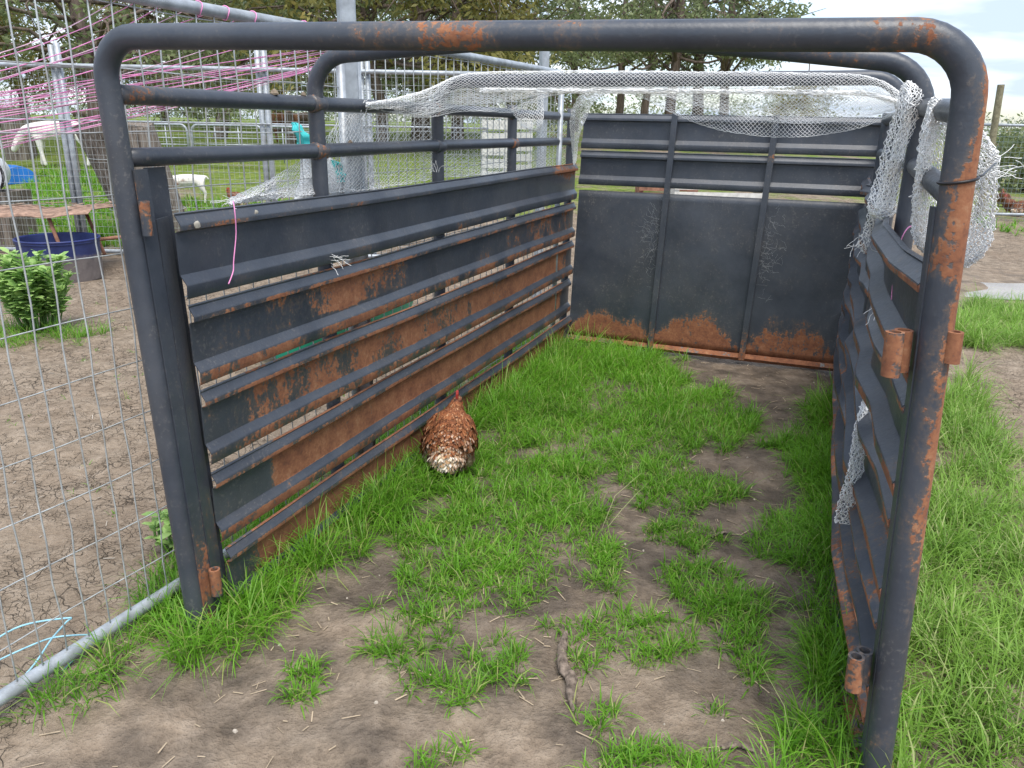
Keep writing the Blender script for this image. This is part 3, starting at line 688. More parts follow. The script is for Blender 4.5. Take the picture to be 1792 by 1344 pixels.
# ------------------------------------------------------------------ bird netting
NETM = plain('white_nylon_netting', (0.97, 0.97, 0.96), 0.02, 0.4, 5)
def net_sheet(ctrl, nu, nv, r=0.0011, jit=0.0015, keep=None, seed=0):
    C_ = np.array(ctrl, float)                                   # rows x cols x 3
    A1 = catmull(C_, np.linspace(0, 1, nv+1))                    # nv+1 x cols x 3
    A2 = catmull(A1.transpose(1, 0, 2), np.linspace(0, 1, nu+1)).transpose(1, 0, 2)
    g = np.random.default_rng(seed); A2 = A2+g.normal(0, jit, A2.shape)
    i, j = np.meshgrid(np.arange(nv), np.arange(nu), indexing='ij'); ev = ((i+j) % 2 == 0)
    Pa = np.where(ev[..., None], A2[i, j], A2[i, j+1]); Pb = np.where(ev[..., None], A2[i+1, j+1], A2[i+1, j])
    Pa = Pa.reshape(-1, 3); Pb = Pb.reshape(-1, 3)
    if keep is not None:
        k = keep(((j+0.5)/nu).ravel(), ((i+0.5)/nv).ravel()); Pa, Pb = Pa[k], Pb[k]
    # hems
    hem = [(A2[0, :-1], A2[0, 1:]), (A2[-1, :-1], A2[-1, 1:])]
    Pa = np.concatenate([Pa]+[h_[0] for h_ in hem[1:]]); Pb = np.concatenate([Pb]+[h_[1] for h_ in hem[1:]])
    return Pa, Pb, r
def net_build(name, sheets, label, extra=None):
    V_, F_, o = [], [], 0
    for Pa, Pb, r in sheets:
        v_, f_ = strands_mesh(Pa, Pb, r); V_.append(v_); F_.append(f_+o); o += len(v_)
    return tag(np_mesh(name, np.concatenate(V_), np.concatenate(F_), None, NETM), label, 'netting', 'pieces of white netting on the crate')
def fray(p, d, n, ln, r=0.0009, seed=0):
    g = np.random.default_rng(seed); Pa, Pb = [], []
    for k in range(n):
        a = V(*p)+g.normal(0, 0.012, 3); v = V(*d)+g.normal(0, 0.30, 3); v /= np.linalg.norm(v)
        for q in range(5):
            b_ = a+v*ln/5*g.uniform(0.6, 1.2); Pa.append(a); Pb.append(b_); a = b_; v = v+g.normal(0, 0.25, 3); v /= np.linalg.norm(v)
    return np.array(Pa), np.array(Pb), r
cx = [640, 690, 745, 800, 850, 900, 950, 1000, 1055, 1110, 1160, 1210, 1260, 1310, 1360, 1410, 1460, 1510, 1550, 1574]
cY = list(np.interp(cx, [640, 800, 1574], [2.98, 3.50, 3.0]))
ytop = [180, 172, 158, 134, 128, 127, 127, 126, 126, 127, 127, 128, 128, 128, 129, 130, 131, 134, 146, 162]
ybar = [183, 180, 170, 150, 150, 150, 151, 152, 152, 152, 152, 152, 153, 153, 153, 154, 155, 156, 165, 172]
yhem = [187, 198, 206, 196, 195, 196, 172, 163, 162, 166, 190, 212, 228, 236, 240, 239, 233, 222, 206, 196]
g = np.random.default_rng(5)
def row(ys, dY, amp=0.0, ph=0): return [at(x, y, Y+dY+amp*math.sin(x*0.055+ph)) for x, y, Y in zip(cx, ys, cY)]
lerp = lambda a, b_, t_: [p+(q-p)*t_ for p, q in zip(a, b_)]
s1 = net_sheet([row(ybar, 0.05), row(ytop, 0.005), row([y+1 for y in ytop], -0.03), row(ybar, -0.035, 0.004), row(lerp(ybar, yhem, 0.33), -0.02, 0.02), row(lerp(ybar, yhem, 0.66), -0.01, 0.03, 1), row(yhem, 0.0, 0.03, 2)], 250, 48, 0.00072, 0.0010, None, 1)
yh2 = [187, 196, 200, 186, 182, 176, 165, 160, 159, 160, 168, 182, 196, 206, 214, 216, 212, 205, 196, 190]
s2 = net_sheet([row(ybar, 0.04), row(lerp(ybar, yh2, 0.4), 0.07, 0.03), row(lerp(ybar, yh2, 0.75), 0.10, 0.03, 1), row(yh2, 0.06, 0.02, 2)], 250, 28, 0.00065, 0.0014, None, 2)
yf = [y+4 for y in ybar]; yf2 = [y+14 for y in ybar]
s3 = net_sheet([row(yf, -0.045), row([y+7 for y in ybar], -0.05, 0.01), row([y+11 for y in ybar], -0.03, 0.012, 2), row([y+8 for y in ybar], -0.02, 0.01, 4)], 200, 16, 0.00105, 0.0018, lambda u, v: u > 0.2, 3)
s4 = net_sheet([[at(893, 192, 3.6), at(920, 178, 3.6), at(950, 166, 3.6)], [at(903, 206, 3.62), at(926, 200, 3.6), at(952, 190, 3.6)], [at(914, 221, 3.62), at(932, 224, 3.58), at(950, 214, 3.58)], [at(930, 228, 3.6), at(937, 229, 3.6), at(946, 226, 3.6)]], 22, 26, 0.00105, 0.0012, None, 4)
s5 = net_sheet([[at(1012, 168, 3.7), at(1035, 160, 3.6), at(1075, 156, 3.45)], [at(1000, 196, 4.3), at(1015, 186, 4.2), at(1040, 178, 4.0)], [at(997, 222, 4.9), at(1010, 218, 4.9), at(1027, 205, 4.85)], [at(1000, 250, 5.1), at(1006, 250, 5.1), at(1014, 238, 5.1)], [at(1003, 288, 5.15), at(1006, 288, 5.15), at(1009, 280, 5.15)]], 24, 70, 0.00105, 0.0016, None, 5)
net_build('bird_netting', [s1, s2, s3, s4, s5, fray(at(640, 180, 2.97), (-0.6, 0, -0.5), 10, 0.06, seed=1)], 'white bird netting draped in a swag over the third hoop of the crate')
lx = [402, 440, 480, 520, 560, 600, 650, 700, 775, 850, 907, 960, 1006]
lt = [346, 330, 309, 284, 255, 205, 196, 197, 201, 204, 206, 208, 210]
lb = [357, 352, 347, 343, 339, 335, 331, 323, 311, 305, 299, 294, 290]
lo = lambda k, a: [onL(x, y, -0.062+0.02*math.sin(x*0.04+k*1.3)) for x, y in zip(lx, a)]
n1 = net_sheet([lo(0, lt), lo(1, lerp(lt, lb, 0.3)), lo(2, lerp(lt, lb, 0.6)), lo(3, lerp(lt, lb, 0.85)), lo(3.5, lb)], 200, 30, 0.00092, 0.0016, None, 6)
n2 = net_sheet([lo(2, lerp(lt, lb, 0.62)), lo(1, lerp(lt, lb, 0.8)), lo(0.4, lb)], 180, 14, 0.00092, 0.0025, lambda u, v: ((u < 0.45) | (u > 0.62)), 7)
n3 = net_sheet([[onL(625, 195, -0.05), onL(640, 186, -0.045), onL(662, 190, -0.05)], [onL(628, 240, -0.06), onL(640, 236, -0.055), onL(655, 238, -0.06)], [onL(640, 300, -0.05), onL(648, 298, -0.05), onL(657, 300, -0.05)], [onL(648, 334, -0.05), onL(656, 333, -0.05), onL(668, 331, -0.05)]], 7, 34, 0.0011, 0.003, None, 8)
net_build('bird_netting', [n1, n2, n3, fray(onL(402, 351, -0.02), (-0.7, -0.4, 0.1), 9, 0.04, 0.0007, seed=2), fray(onL(758, 300, -0.02), (0, 0, 1), 9, 0.05, 0.0007, seed=3), fray(onL(585, 455, 0.03), (0.9, 0.4, -0.5), 12, 0.045, 0.0007, seed=4)], 'white netting stretched outside the two rails of the left side, tail trailing forward')
c1 = net_sheet([[at(1580, 148, 2.19), at(1592, 141, 2.16), at(1612, 154, 2.2)], [at(1566, 190, 2.2), at(1592, 180, 2.12), at(1624, 186, 2.2)], [at(1548, 250, 2.25), at(1574, 250, 2.16), at(1606, 246, 2.25)], [at(1532, 310, 2.3), at(1556, 318, 2.22), at(1588, 310, 2.3)], [at(1518, 360, 2.3), at(1545, 372, 2.24), at(1574, 362, 2.3)], [at(1526, 378, 2.32), at(1545, 384, 2.3), at(1560, 378, 2.32)]], 30, 70, 0.00105, 0.002, None, 9)
c1b = net_sheet([[at(1584, 152, 2.23), at(1600, 150, 2.23)], [at(1572, 230, 2.28), at(1596, 230, 2.3)], [at(1542, 320, 2.34), at(1572, 316, 2.36)], [at(1530, 372, 2.36), at(1562, 366, 2.36)]], 20, 64, 0.00105, 0.003, None, 10)
c2 = net_sheet([[at(1522, 368, 2.35), at(1532, 374, 2.33)], [at(1512, 400, 2.4), at(1526, 408, 2.4)], [at(1500, 432, 2.4), at(1514, 442, 2.4)]], 12, 24, 0.0008, 0.003, None, 11)
net_build('bird_netting', [c1, c1b, c2, fray(at(1506, 420, 2.4), (-0.3, 0, -1), 9, 0.05, 0.0007, seed=5)], 'bunched white netting column hanging from the second hoop on the right')
dx_ = lambda ys_, xs_, Ys_: [at(x, y, Y) for x, y, Y in zip(xs_, ys_, Ys_)]
d1 = net_sheet([dx_((178, 170, 172, 180, 200, 214), (1627, 1634, 1644, 1660, 1690, 1708), (1.84, 1.80, 1.78, 1.76, 1.74, 1.72)),
                dx_((230, 226, 228, 236, 255, 262), (1612, 1624, 1640, 1665, 1700, 1742), (1.86, 1.78, 1.84, 1.8, 1.74, 1.66)),
                dx_((300, 296, 300, 306, 310, 300), (1604, 1616, 1634, 1662, 1702, 1746), (1.86, 1.80, 1.88, 1.82, 1.76, 1.68)),
                dx_((370, 372, 372, 378, 384, 370), (1596, 1612, 1632, 1660, 1700, 1742), (1.90, 1.84, 1.92, 1.84, 1.78, 1.70)),
                dx_((412, 418, 424, 430, 436, 430), (1598, 1614, 1634, 1660, 1694, 1732), (1.92, 1.88, 1.92, 1.84, 1.78, 1.72)),
                dx_((436, 442, 446, 452, 464, 452), (1608, 1620, 1636, 1656, 1686, 1708), (1.92, 1.9, 1.92, 1.86, 1.80, 1.76))], 80, 78, 0.00092, 0.002, None, 12)
d3 = net_sheet([dx_((205, 214, 224), (1680, 1700, 1712), (1.78, 1.76, 1.75)), dx_((262, 268, 268), (1690, 1715, 1748), (1.80, 1.74, 1.70)), dx_((320, 322, 318), (1690, 1718, 1745), (1.82, 1.74, 1.72)), dx_((390, 392, 385), (1684, 1716, 1742), (1.84, 1.76, 1.74)), dx_((440, 446, 436), (1680, 1704, 1728), (1.84, 1.80, 1.76)), dx_((466, 466, 452), (1678, 1692, 1710), (1.84, 1.82, 1.78))], 26, 70, 0.00085, 0.003, None, 19)
d2 = net_sheet([dx_((176, 168, 174), (1628, 1636, 1646), (1.80, 1.77, 1.78)), dx_((225, 222, 226), (1618, 1628, 1640), (1.78, 1.76, 1.8)), dx_((300, 296, 300), (1604, 1614, 1628), (1.8, 1.78, 1.82)), dx_((370, 372, 376), (1596, 1608, 1622), (1.84, 1.82, 1.86)), dx_((425, 430, 432), (1602, 1612, 1624), (1.88, 1.86, 1.88))], 24, 74, 0.00095, 0.0025, None, 13)
net_build('bird_netting', [d1, d2, d3, fray(at(1746, 288, 1.66), (1, 0, 0.0), 12, 0.06, 0.0007, seed=6)], 'white netting curtain bulging out behind the rusty front right post')
e1 = net_sheet([[at(1524, 676, 2.16), at(1532, 664, 2.2)], [at(1506, 712, 2.1), at(1524, 706, 2.12)], [at(1492, 770, 2.05), at(1518, 768, 2.08)], [at(1482, 830, 2.0), at(1510, 826, 2.04)], [at(1468, 876, 1.98), at(1500, 872, 2.02)], [at(1460, 912, 1.98), at(1494, 918, 2.0)]], 16, 74, 0.00105, 0.0025, None, 14)
e2 = net_sheet([[at(1526, 672, 2.18), at(1534, 666, 2.2)], [at(1500, 730, 2.1), at(1522, 726, 2.12)], [at(1490, 800, 2.05), at(1508, 800, 2.08)], [at(1476, 870, 2.0), at(1490, 880, 2.02)]], 12, 60, 0.00105, 0.003, None, 15)
net_build('bird_netting', [e1, e2, ], 'torn white netting strip dangling low inside the right side')
net_build('netting_scrap', [net_sheet([[at(1536, 522, 2.05), at(1552, 516, 2.05)], [at(1545, 540, 2.03), at(1562, 534, 2.03)], [at(1556, 560, 2.03), at(1568, 552, 2.03)]], 12, 14, 0.0010, 0.004, None, 17), fray(at(1548, 530, 2.04), (0.1, 0, -1), 16, 0.05, 0.0010, seed=7)], 'small wad of white netting caught in the dented right side')
# black cable tie round the front right post
BLACK = plain('black_plastic', (0.02, 0.018, 0.02), 0.3, 0.4)
zt_ = 1.385; pc = post_at(zt_, FR, FRt); mb = MB()
mb.tube([pc+V(math.cos(a)*0.0315, math.sin(a)*0.0315, 0.006*math.cos(a)) for a in np.linspace(0, 2*math.pi, 25)], 0.0028, 6)
mb.tube([pc+V(0.03, 0.0, 0.004), pc+V(0.06, 0.03, 0.008), at(1742, 286, 1.6)], 0.0022, 6)
tag(mb.build('cable_tie', BLACK, None, True), 'black plastic cable tie strapped round the front right post', 'cable tie')

# ------------------------------------------------------------------ cobwebs and grime
WEB = plain('dusty_cobweb', (0.40, 0.41, 0.42), 0.2, 0.8)
def cobweb2(cs, cz, sgn, wz, n, seed, label):
    g = np.random.default_rng(seed); Pa, Pb = [], []
    for k in range(n):
        a = V(cs+sgn*abs(g.normal(0, 0.05)), cz+g.normal(0, wz), 0); th = g.uniform(0, 6.28)
        for q in range(4):
            b_ = a+V(math.cos(th), math.sin(th), 0)*g.uniform(0.006, 0.022); th += g.normal(0, 0.6); Pa.append(B(a[0], a[1], 0.020)); Pb.append(B(b_[0], b_[1], 0.020)); a = b_
    v_, f_ = strands_mesh(Pa, Pb, 0.00032); tag(np_mesh('cobweb', v_, f_, None, WEB), label, 'cobweb', 'cobwebs on the back wall')
cobweb2(0.56, 0.78, -1, 0.12, 75, 1, 'wispy grey cobweb left of the first upright bar of the back wall')
cobweb2(1.215, 0.72, 1, 0.13, 70, 2, 'wispy grey cobweb right of the second upright bar of the back wall')

# ================================================================== HEN
def hen_mat():
    m, t, b = mat('brown_hen_plumage', 0.75, 0.25); v = objco(t); a = attr(t, 'pale')
    vo = N('ShaderNodeTexVoronoi', t); vo.inputs['Scale'].default_value = 75; mp = N('ShaderNodeMapping', t); mp.inputs['Scale'].default_value = (1, 0.5, 1); t.links.new(v, mp.inputs[0]); t.links.new(mp.outputs[0], vo.inputs['Vector'])
    c = ramp(t, vo.outputs['Distance'], [(0.1, (0.24, 0.09, 0.04)), (0.5, (0.13, 0.042, 0.02)), (0.8, (0.07, 0.025, 0.015))])
    c = mixc(t, M('MULTIPLY', ramp(t, noise(t, 90, 3, 0.6, v), [(0.55, (0, 0, 0)), (0.66, (1, 1, 1))]), 0.5, t), c, (0.50, 0.34, 0.21))
    c = mixc(t, a, c, ramp(t, noise(t, 40, 4, 0.6, v), [(0.3, (0.55, 0.36, 0.21)), (0.6, (0.74, 0.62, 0.47))]))
    t.links.new(c, b.inputs['Base Color']); bump(t, b, vo.outputs['Distance'], 0.5, 0.006); return m
HEN = hen_mat()
def feather_mat():
    m, t, b = mat('hen_feathers', 0.7, 0.25); a = attr(t, 'tint'); h = attr(t, 'pale'); tip = attr(t, 'tip')
    c = ramp(t, a, [(0.0, (0.085, 0.027, 0.014)), (0.5, (0.215, 0.070, 0.027)), (0.86, (0.33, 0.120, 0.046)), (1.0, (0.48, 0.29, 0.16))])
    c = mixc(t, M('MULTIPLY', tip, 0.25, t), c, (0.42, 0.20, 0.09))
    c = mixc(t, h, c, ramp(t, a, [(0.0, (0.46, 0.27, 0.13)), (0.5, (0.72, 0.58, 0.42)), (1.0, (0.90, 0.86, 0.78))]))
    t.links.new(c, b.inputs['Base Color']); return m
FEATHER = feather_mat()
RED = plain('red_comb_skin', (0.42, 0.045, 0.04), 0.2, 0.5, 60); SHANK = plain('yellow_shank', (0.42, 0.27, 0.09), 0.25, 0.6, 60); EYE = plain('eye', (0.02, 0.012, 0.01), 0.1, 0.15); BEAK = plain('beak', (0.36, 0.22, 0.11), 0.15, 0.5)
#            y      z     half-w  half-h
HEN_RINGS = [(-0.150, 0.070, 0.016, 0.014), (-0.143, 0.082, 0.046, 0.036), (-0.128, 0.098, 0.076, 0.062), (-0.102, 0.118, 0.098, 0.088), (-0.064, 0.142, 0.110, 0.103), (-0.022, 0.168, 0.113, 0.106),
             (0.018, 0.193, 0.108, 0.100), (0.050, 0.216, 0.094, 0.086), (0.072, 0.236, 0.074, 0.068), (0.086, 0.254, 0.054, 0.052), (0.093, 0.271, 0.039, 0.040), (0.098, 0.287, 0.031, 0.032), (0.107, 0.300, 0.026, 0.026), (0.122, 0.304, 0.019, 0.020), (0.133, 0.303, 0.010, 0.011)]
def hen_point(u, a):
    R_ = np.array(HEN_RINGS); q = catmull(R_, [u])[0]; d = catmull(R_, [min(1, u+0.01)])[0]-catmull(R_, [max(0, u-0.01)])[0]
    t_ = V(0, d[0], d[1]); t_ /= np.linalg.norm(t_)+1e-9; n_ = V(0, -t_[2], t_[1])
    return V(np.interp(u, [0.6, 0.8, 1], [0, 0.010, 0.026]), q[0], q[1])+V(1, 0, 0)*math.cos(a)*q[2]+n_*math.sin(a)*q[3], V(1, 0, 0)*math.cos(a)*q[3]+n_*math.sin(a)*q[2], t_
def make_hen(nf, label, seed=0, group=None):
    e = empty('hen', (0, 0, 0), label, 'hen', group); g = np.random.default_rng(seed)
    nu, na = 34, 22; vs = []; pale = []
    for i in range(nu):
        u = i/(nu-1)
        for k in range(na):
            a = 2*math.pi*k/na; p, n_, t_ = hen_point(u, a); vs.append(p); pale.append(1.0 if u < 0.12 else (0.35 if (p[2] < 0.12 and u < 0.4) else 0))
    fs = [(i*na+k, i*na+(k+1) % na, (i+1)*na+(k+1) % na, (i+1)*na+k) for i in range(nu-1) for k in range(na)]+[tuple(range(na-1, -1, -1)), tuple((nu-1)*na+k for k in range(na))]
    mb = MB(); mb.add(vs, fs); body = mb.build('body', HEN, e, True, {'pale': lambda c: np.array(pale)})
    # feathers lying over the body, pointing tailward
    Vv, Q, ti, pa, tp = [], [], [], [], []
    for k in range(nf):
        u = g.uniform(0.02, 0.80)**0.9; a = g.uniform(-0.9, math.pi+0.9); p, n_, t_ = hen_point(u, a); n_ = n_/(np.linalg.norm(n_)+1e-9)
        d = -t_+n_*g.uniform(0.05, 0.22)+g.normal(0, 0.16, 3); d /= np.linalg.norm(d); sd = np.cross(n_, d); sd /= np.linalg.norm(sd)+1e-9
        wingf = (0.22 < u < 0.52) and (abs(math.cos(a)) > 0.55) and g.uniform() < 0.35; neck = u > 0.55; ln = g.uniform(0.013, 0.024)*(1.7 if u < 0.16 else 1); wd = ln*(0.16 if neck else 0.22)
        if wingf: ln *= 2.0; wd *= 2.1; n_off = 0.010
        else: n_off = 0.001
        q0 = p+n_*n_off; o = len(Vv)
        Vv += [q0-sd*wd*0.5, q0+sd*wd*0.5, q0+d*ln*0.6+sd*wd+n_*0.002, q0+d*ln*0.6-sd*wd+n_*0.002, q0+d*ln]
        Q.append((o, o+1, o+2, o+3)); ti += [g.uniform(0, 1)]*5; tp += [0, 0, 0.6, 0.6, 1.0]
        w_ = (1.0 if abs(math.cos(a)) < 0.6 else 0.6) if u < 0.15 else (0.5 if u < 0.20 and g.uniform() < 0.5 else 0.0) if u < 0.22 else (0.5 if (u < 0.36 and p[2] < 0.12) else (0.3 if u < 0.3 and g.uniform() < 0.3 else 0)); pa += [w_]*5
    tr = [(q[3], q[2], q[2]+2) for q in Q]
    np_mesh('feathers', np.array(Vv), np.array(Q), np.array(tr), FEATHER, e, False, {'tint': ti, 'pale': pa, 'tip': tp})['kind'] = 'stuff'
    # folded wings, lying along the flanks
    for sx in (-1, 1):
        mb = MB(); vs = []; fs = []; n1_, n2_ = 16, 8
        for i in range(n1_):
            t_ = i/(n1_-1); u = 0.56-0.44*t_; half = 0.50*math.sin(math.pi*(0.12+0.80*(1-t_)**0.9))**0.7*(1-0.4*t_)
            for k in range(n2_):
                q = k/(n2_-1)*2-1; a = 0.42+q*half; p, n_, tt_ = hen_point(u, a if sx > 0 else math.pi-a); n_ = n_/(np.linalg.norm(n_)+1e-9); vs.append(p+n_*(0.011-0.008*abs(q)))
        for i in range(n1_-1):
            for k in range(n2_-1): a = i*n2_+k; fs.append((a, a+1, a+n2_+1, a+n2_))
        mb.add(vs, fs); mb.build('wing', HEN, e, True, {'pale': lambda c: np.where(c[:, 1] < -0.10, 0.25, 0.0)})
    # white tail fan
    Vv, Q, T3 = [], [], []
    for k in range(26):
        f_ = k/25*2-1; lay = k % 3; b0 = V(f_*0.030, -0.112+0.01*lay, 0.176-0.014*lay); d = V(f_*0.30+g.normal(0, 0.05), -0.62, -0.62-0.10*lay+g.normal(0, 0.05)); d /= np.linalg.norm(d); sd = np.cross(d, UPZ); sd /= np.linalg.norm(sd); ln = g.uniform(0.075, 0.105); wd = 0.010; o = len(Vv); nn_ = np.cross(sd, d)
        Vv += [b0-sd*wd*0.6, b0+sd*wd*0.6, b0+d*ln*0.75+sd*wd+nn_*0.004, b0+d*ln*0.75-sd*wd+nn_*0.004, b0+d*ln]; Q.append((o, o+1, o+2, o+3)); T3.append((o+3, o+2, o+4))
    n5 = len(Vv); np_mesh('tail', np.array(Vv), np.array(Q), np.array(T3), FEATHER, e, False, {'tint': np.repeat(g.uniform(0.55, 1, n5//5), 5), 'pale': np.full(n5, 1.0), 'tip': np.zeros(n5)})
    # comb, wattles, eyes, beak, legs
    HD = V(0.018, -0.064, -0.026)
    mb = MB(); prof = [(0.150, 0.345), (0.146, 0.368), (0.156, 0.360), (0.160, 0.380), (0.169, 0.364), (0.175, 0.379), (0.183, 0.360), (0.192, 0.362), (0.194, 0.344)]; prof = [(y-0.064, z-0.026) for y, z in prof]
    n_ = len(prof); mb.add([(0.012, y, z) for y, z in prof]+[(0.022, y, z) for y, z in prof], [tuple(range(n_)), tuple(range(2*n_-1, n_-1, -1))]+[(k, n_+k, n_+(k+1) % n_, (k+1) % n_) for k in range(n_)]); mb.build('comb', RED, e)
    for sx in (-1, 1):
        mb = MB(); mb.tube([HD+V(sx*0.014, 0.184, 0.322), HD+V(sx*0.016, 0.186, 0.310), HD+V(sx*0.015, 0.186, 0.295)], [0.007, 0.009, 0.004], 8); mb.build('wattle', RED, e, True)
        mb = MB(); mb.tube([HD+V(sx*0.0205, 0.178, 0.336), HD+V(sx*0.0245, 0.178, 0.336)], [0.0045, 0.002], 8); mb.build('eye', EYE, e, True)
        mb = MB(); mb.tube([(sx*0.045, -0.07, 0.150), (sx*0.074, -0.085, 0.110), (sx*0.080, -0.075, 0.070), (sx*0.066, -0.05, 0.045)], [0.040, 0.047, 0.036, 0.012], 12); mb.build('thigh', HEN, e, True, {'pale': lambda c: 0.5+0*c[:, 0]})
        mb = MB(); mb.tube([(sx*0.066, -0.05, 0.06), (sx*0.066, -0.045, 0.006)], 0.0065, 8)
        for an in (-0.5, 0, 0.5, math.pi): mb.tube([(sx*0.066, -0.045, 0.008), (sx*0.066+0.045*math.sin(an)*(0.6 if an > 3 else 1), -0.045+0.045*math.cos(an)*(0.6 if an > 3 else 1), 0.005)], [0.006, 0.003], 6)
        mb.build('leg', SHANK, e, True)
    mb = MB(); mb.tube([HD+V(0, 0.195, 0.331), HD+V(0, 0.207, 0.328), HD+V(0, 0.217, 0.321)], [0.0085, 0.006, 0.001], 8); mb.build('beak', BEAK, e, True)
    return e
hen = make_hen(6500, 'speckled brown hen with white tail standing in grass against the left side slats')
hp = G(782, 832); hdir = math.atan2(hp[1], hp[0])
hen.location = (hp[0]+0.012, hp[1]+0.085, float(gz(hp[0], hp[1]))+0.004); hen.rotation_euler = (0, 0, math.radians(-3)); hen.scale = (0.93, 0.93, 0.93)
far_hens = [(1757, 1, 13.2, 1.9, 'brown hen pecking behind the right-hand wire fence, nearest the crate'), (1778, 2, 13.0, -1.2, 'brown hen in the middle of the flock behind the right-hand fence'), (1796, 1, 13.5, 0.6, 'brown hen at the photo edge behind the right-hand fence'), (1745, 0, 14.2, 2.4, 'paler hen farthest back behind the right-hand fence')]
small = make_hen(420, 'small brown hen walking on bare dirt beyond the crate top rail', 4)
small.location = (*at(412, 330, 10.9)[:2], 0); small.location.z = float(gz(small.location.x, small.location.y)); small.rotation_euler = (0, 0, 1.9); small.scale = (0.9, 0.9, 0.9)
for px_, k, Y, rz, lab in far_hens:
    c = copy_tree(small); p = at(px_, 400, Y); c.location = (p[0], p[1], float(gz(p[0], p[1]))); c.rotation_euler = (0, 0, rz); c['label'] = lab; c['group'] = 'hens behind the right-hand fence'

# ================================================================== YARD THINGS ON THE LEFT
RUSTY = plain('flaking_rust_brown', (0.30, 0.155, 0.105), 0.45, 0.9, 14, 0.2, 0, 0.6)
def cyl_shell(mb, c, r0, r1, h, th, n=36, bottom=True):
    c = V(*c); vs = []; prof = [(r0, 0), (r0*1.01, 0.02), (r1*0.995, h-0.03), (r1*1.02, h-0.025), (r1*1.02, h), (r1-th, h), (r0-th, 0.02)]
    for r, z in prof:
        for k in range(n): a = 2*math.pi*k/n; vs.append(c+V(math.cos(a)*r, math.sin(a)*r, z))
    fs = [(q*n+k, q*n+(k+1) % n, (q+1)*n+(k+1) % n, (q+1)*n+k) for q in range(len(prof)-1) for k in range(n)]
    if bottom: fs.append(tuple((len(prof)-1)*n+k for k in range(n))); fs.append(tuple(range(n-1, -1, -1)))
    mb.add(vs, fs)
def tub_mat():
    m, t, b = mat('muddy_blue_drum_plastic', 0.5, 0.4); v = objco(t); sp = N('ShaderNodeSeparateXYZ', t); t.links.new(v, sp.inputs[0])
    n = noise(t, 9, 6, 0.65, v); k = M('ADD', M('MULTIPLY', sp.outputs[2], -5.0, t), M('ADD', n, 1.05, t), t)
    nrm = N('ShaderNodeNewGeometry', t)
    c = mixc(t, ramp(t, k, [(0.3, (0, 0, 0)), (0.55, (1, 1, 1))]), ramp(t, n, [(0.3, (0.012, 0.018, 0.085)), (0.7, (0.03, 0.045, 0.14))]), ramp(t, n, [(0.3, (0.10, 0.085, 0.085)), (0.7, (0.21, 0.18, 0.17))]))
    t.links.new(c, b.inputs['Base Color']); return m
tb = empty('drum_tub', (*G(112, 486)[:2], 0.0), 'cut-down blue drum with a muddy wall standing under the rusty table', 'tub')
mb = MB(); cyl_shell(mb, (0, 0, 0), 0.335, 0.345, 0.37, 0.012); mb.build('wall', tub_mat(), tb, rad(40))
mb = MB(); mb.tube([(math.cos(a)*0.348, math.sin(a)*0.348, 0.37) for a in np.linspace(0, 2*math.pi, 41)], 0.010, 8); mb.build('rim', plain('blue_plastic_rim', (0.02, 0.03, 0.13), 0.3, 0.4), tb, True)
# rusty sheet-metal table with folding pipe legs
tq = G(118, 478); tbl = empty('rusty_table', (tq[0]-0.75, tq[1]+0.35, 0.0), 'sagging rusty sheet-metal table behind the mesh panel', 'table')
TW, TD, TH = 2.1, 0.75, 0.60; nxx, nyy = 26, 12; vs = []
for side in (0, 1):
    for i in range(nxx):
        for j in range(nyy):
            x = (i/(nxx-1)-0.5)*TW; y = (j/(nyy-1)-0.5)*TD
            z = TH-0.05*math.sin(math.pi*i/(nxx-1))+0.010*math.sin(9*x+4*y)+0.006*math.sin(17*x)-(0.03 if j == 0 else 0)-side*0.006; vs.append((x, y+0.012*math.sin(6*x)*(j == 0), z))
fs = []; m_ = nyy; off = nxx*nyy
for i in range(nxx-1):
    for j in range(nyy-1): a = i*m_+j; fs.append((a, a+m_, a+m_+1, a+1)); fs.append((off+a, off+a+1, off+a+m_+1, off+a+m_))
for i in range(nxx-1):
    a = i*m_; fs.append((a, off+a, off+a+m_, a+m_)); a = i*m_+nyy-1; fs.append((a, a+m_, off+a+m_, off+a))
mb = MB(); mb.add(vs, fs); mb.build('table_top', plain('rusty_sheet_with_litter', (0.27, 0.175, 0.13), 0.5, 0.95, 18, 0.2, 0, 0.9), tbl)
for pts in ([(0.62, -0.30, 0.55), (0.76, -0.32, 0.0)], [(0.68, 0.25, 0.55), (0.98, -0.05, 0.14)], [(0.68, -0.28, 0.27), (1.35, 0.05, 0.33)]):
    mb = MB(); mb.tube(pts, 0.018, 8); mb.build('leg', RUSTY, tbl, True)
mb = MB(); mb.tube([(-0.18, -0.3, 0.55), (-0.13, -0.3, 0.30), (-0.11, -0.31, 0.10), (-0.13, -0.32, 0.05), (-0.2, -0.32, 0.02), (-0.32, -0.32, 0.02)], 0.018, 8); mb.build('leg', RUSTY, tbl, True)
mb = MB(); mb.tube([(-0.9, 0.3, 0.55), (-0.95, 0.32, 0.0)], 0.018, 8); mb.build('leg', RUSTY, tbl, True)
mb = MB()
for k in range(46):
    x, y = random.uniform(-1.0, 1.0), random.uniform(-0.34, 0.34); a = random.uniform(0, 3.1); l_ = random.uniform(0.05, 0.22)
    mb.box((x, y, 0.575+0.05*(abs(x)**1.5)*0.9+random.uniform(0, 0.02)), l_, random.uniform(0.01, 0.04), 0.006, [[math.cos(a), math.sin(a), random.uniform(-.1, .1)], [-math.sin(a), math.cos(a), 0], [0, 0, 1]])
o = mb.build('bark_litter', plain('dry_bark_litter', (0.28, 0.20, 0.15), 0.5, 0.9, 10)); o.location = tbl.location; tag(o, 'dry bark and leaf litter lying on the rusty table', 'litter', kind='stuff')
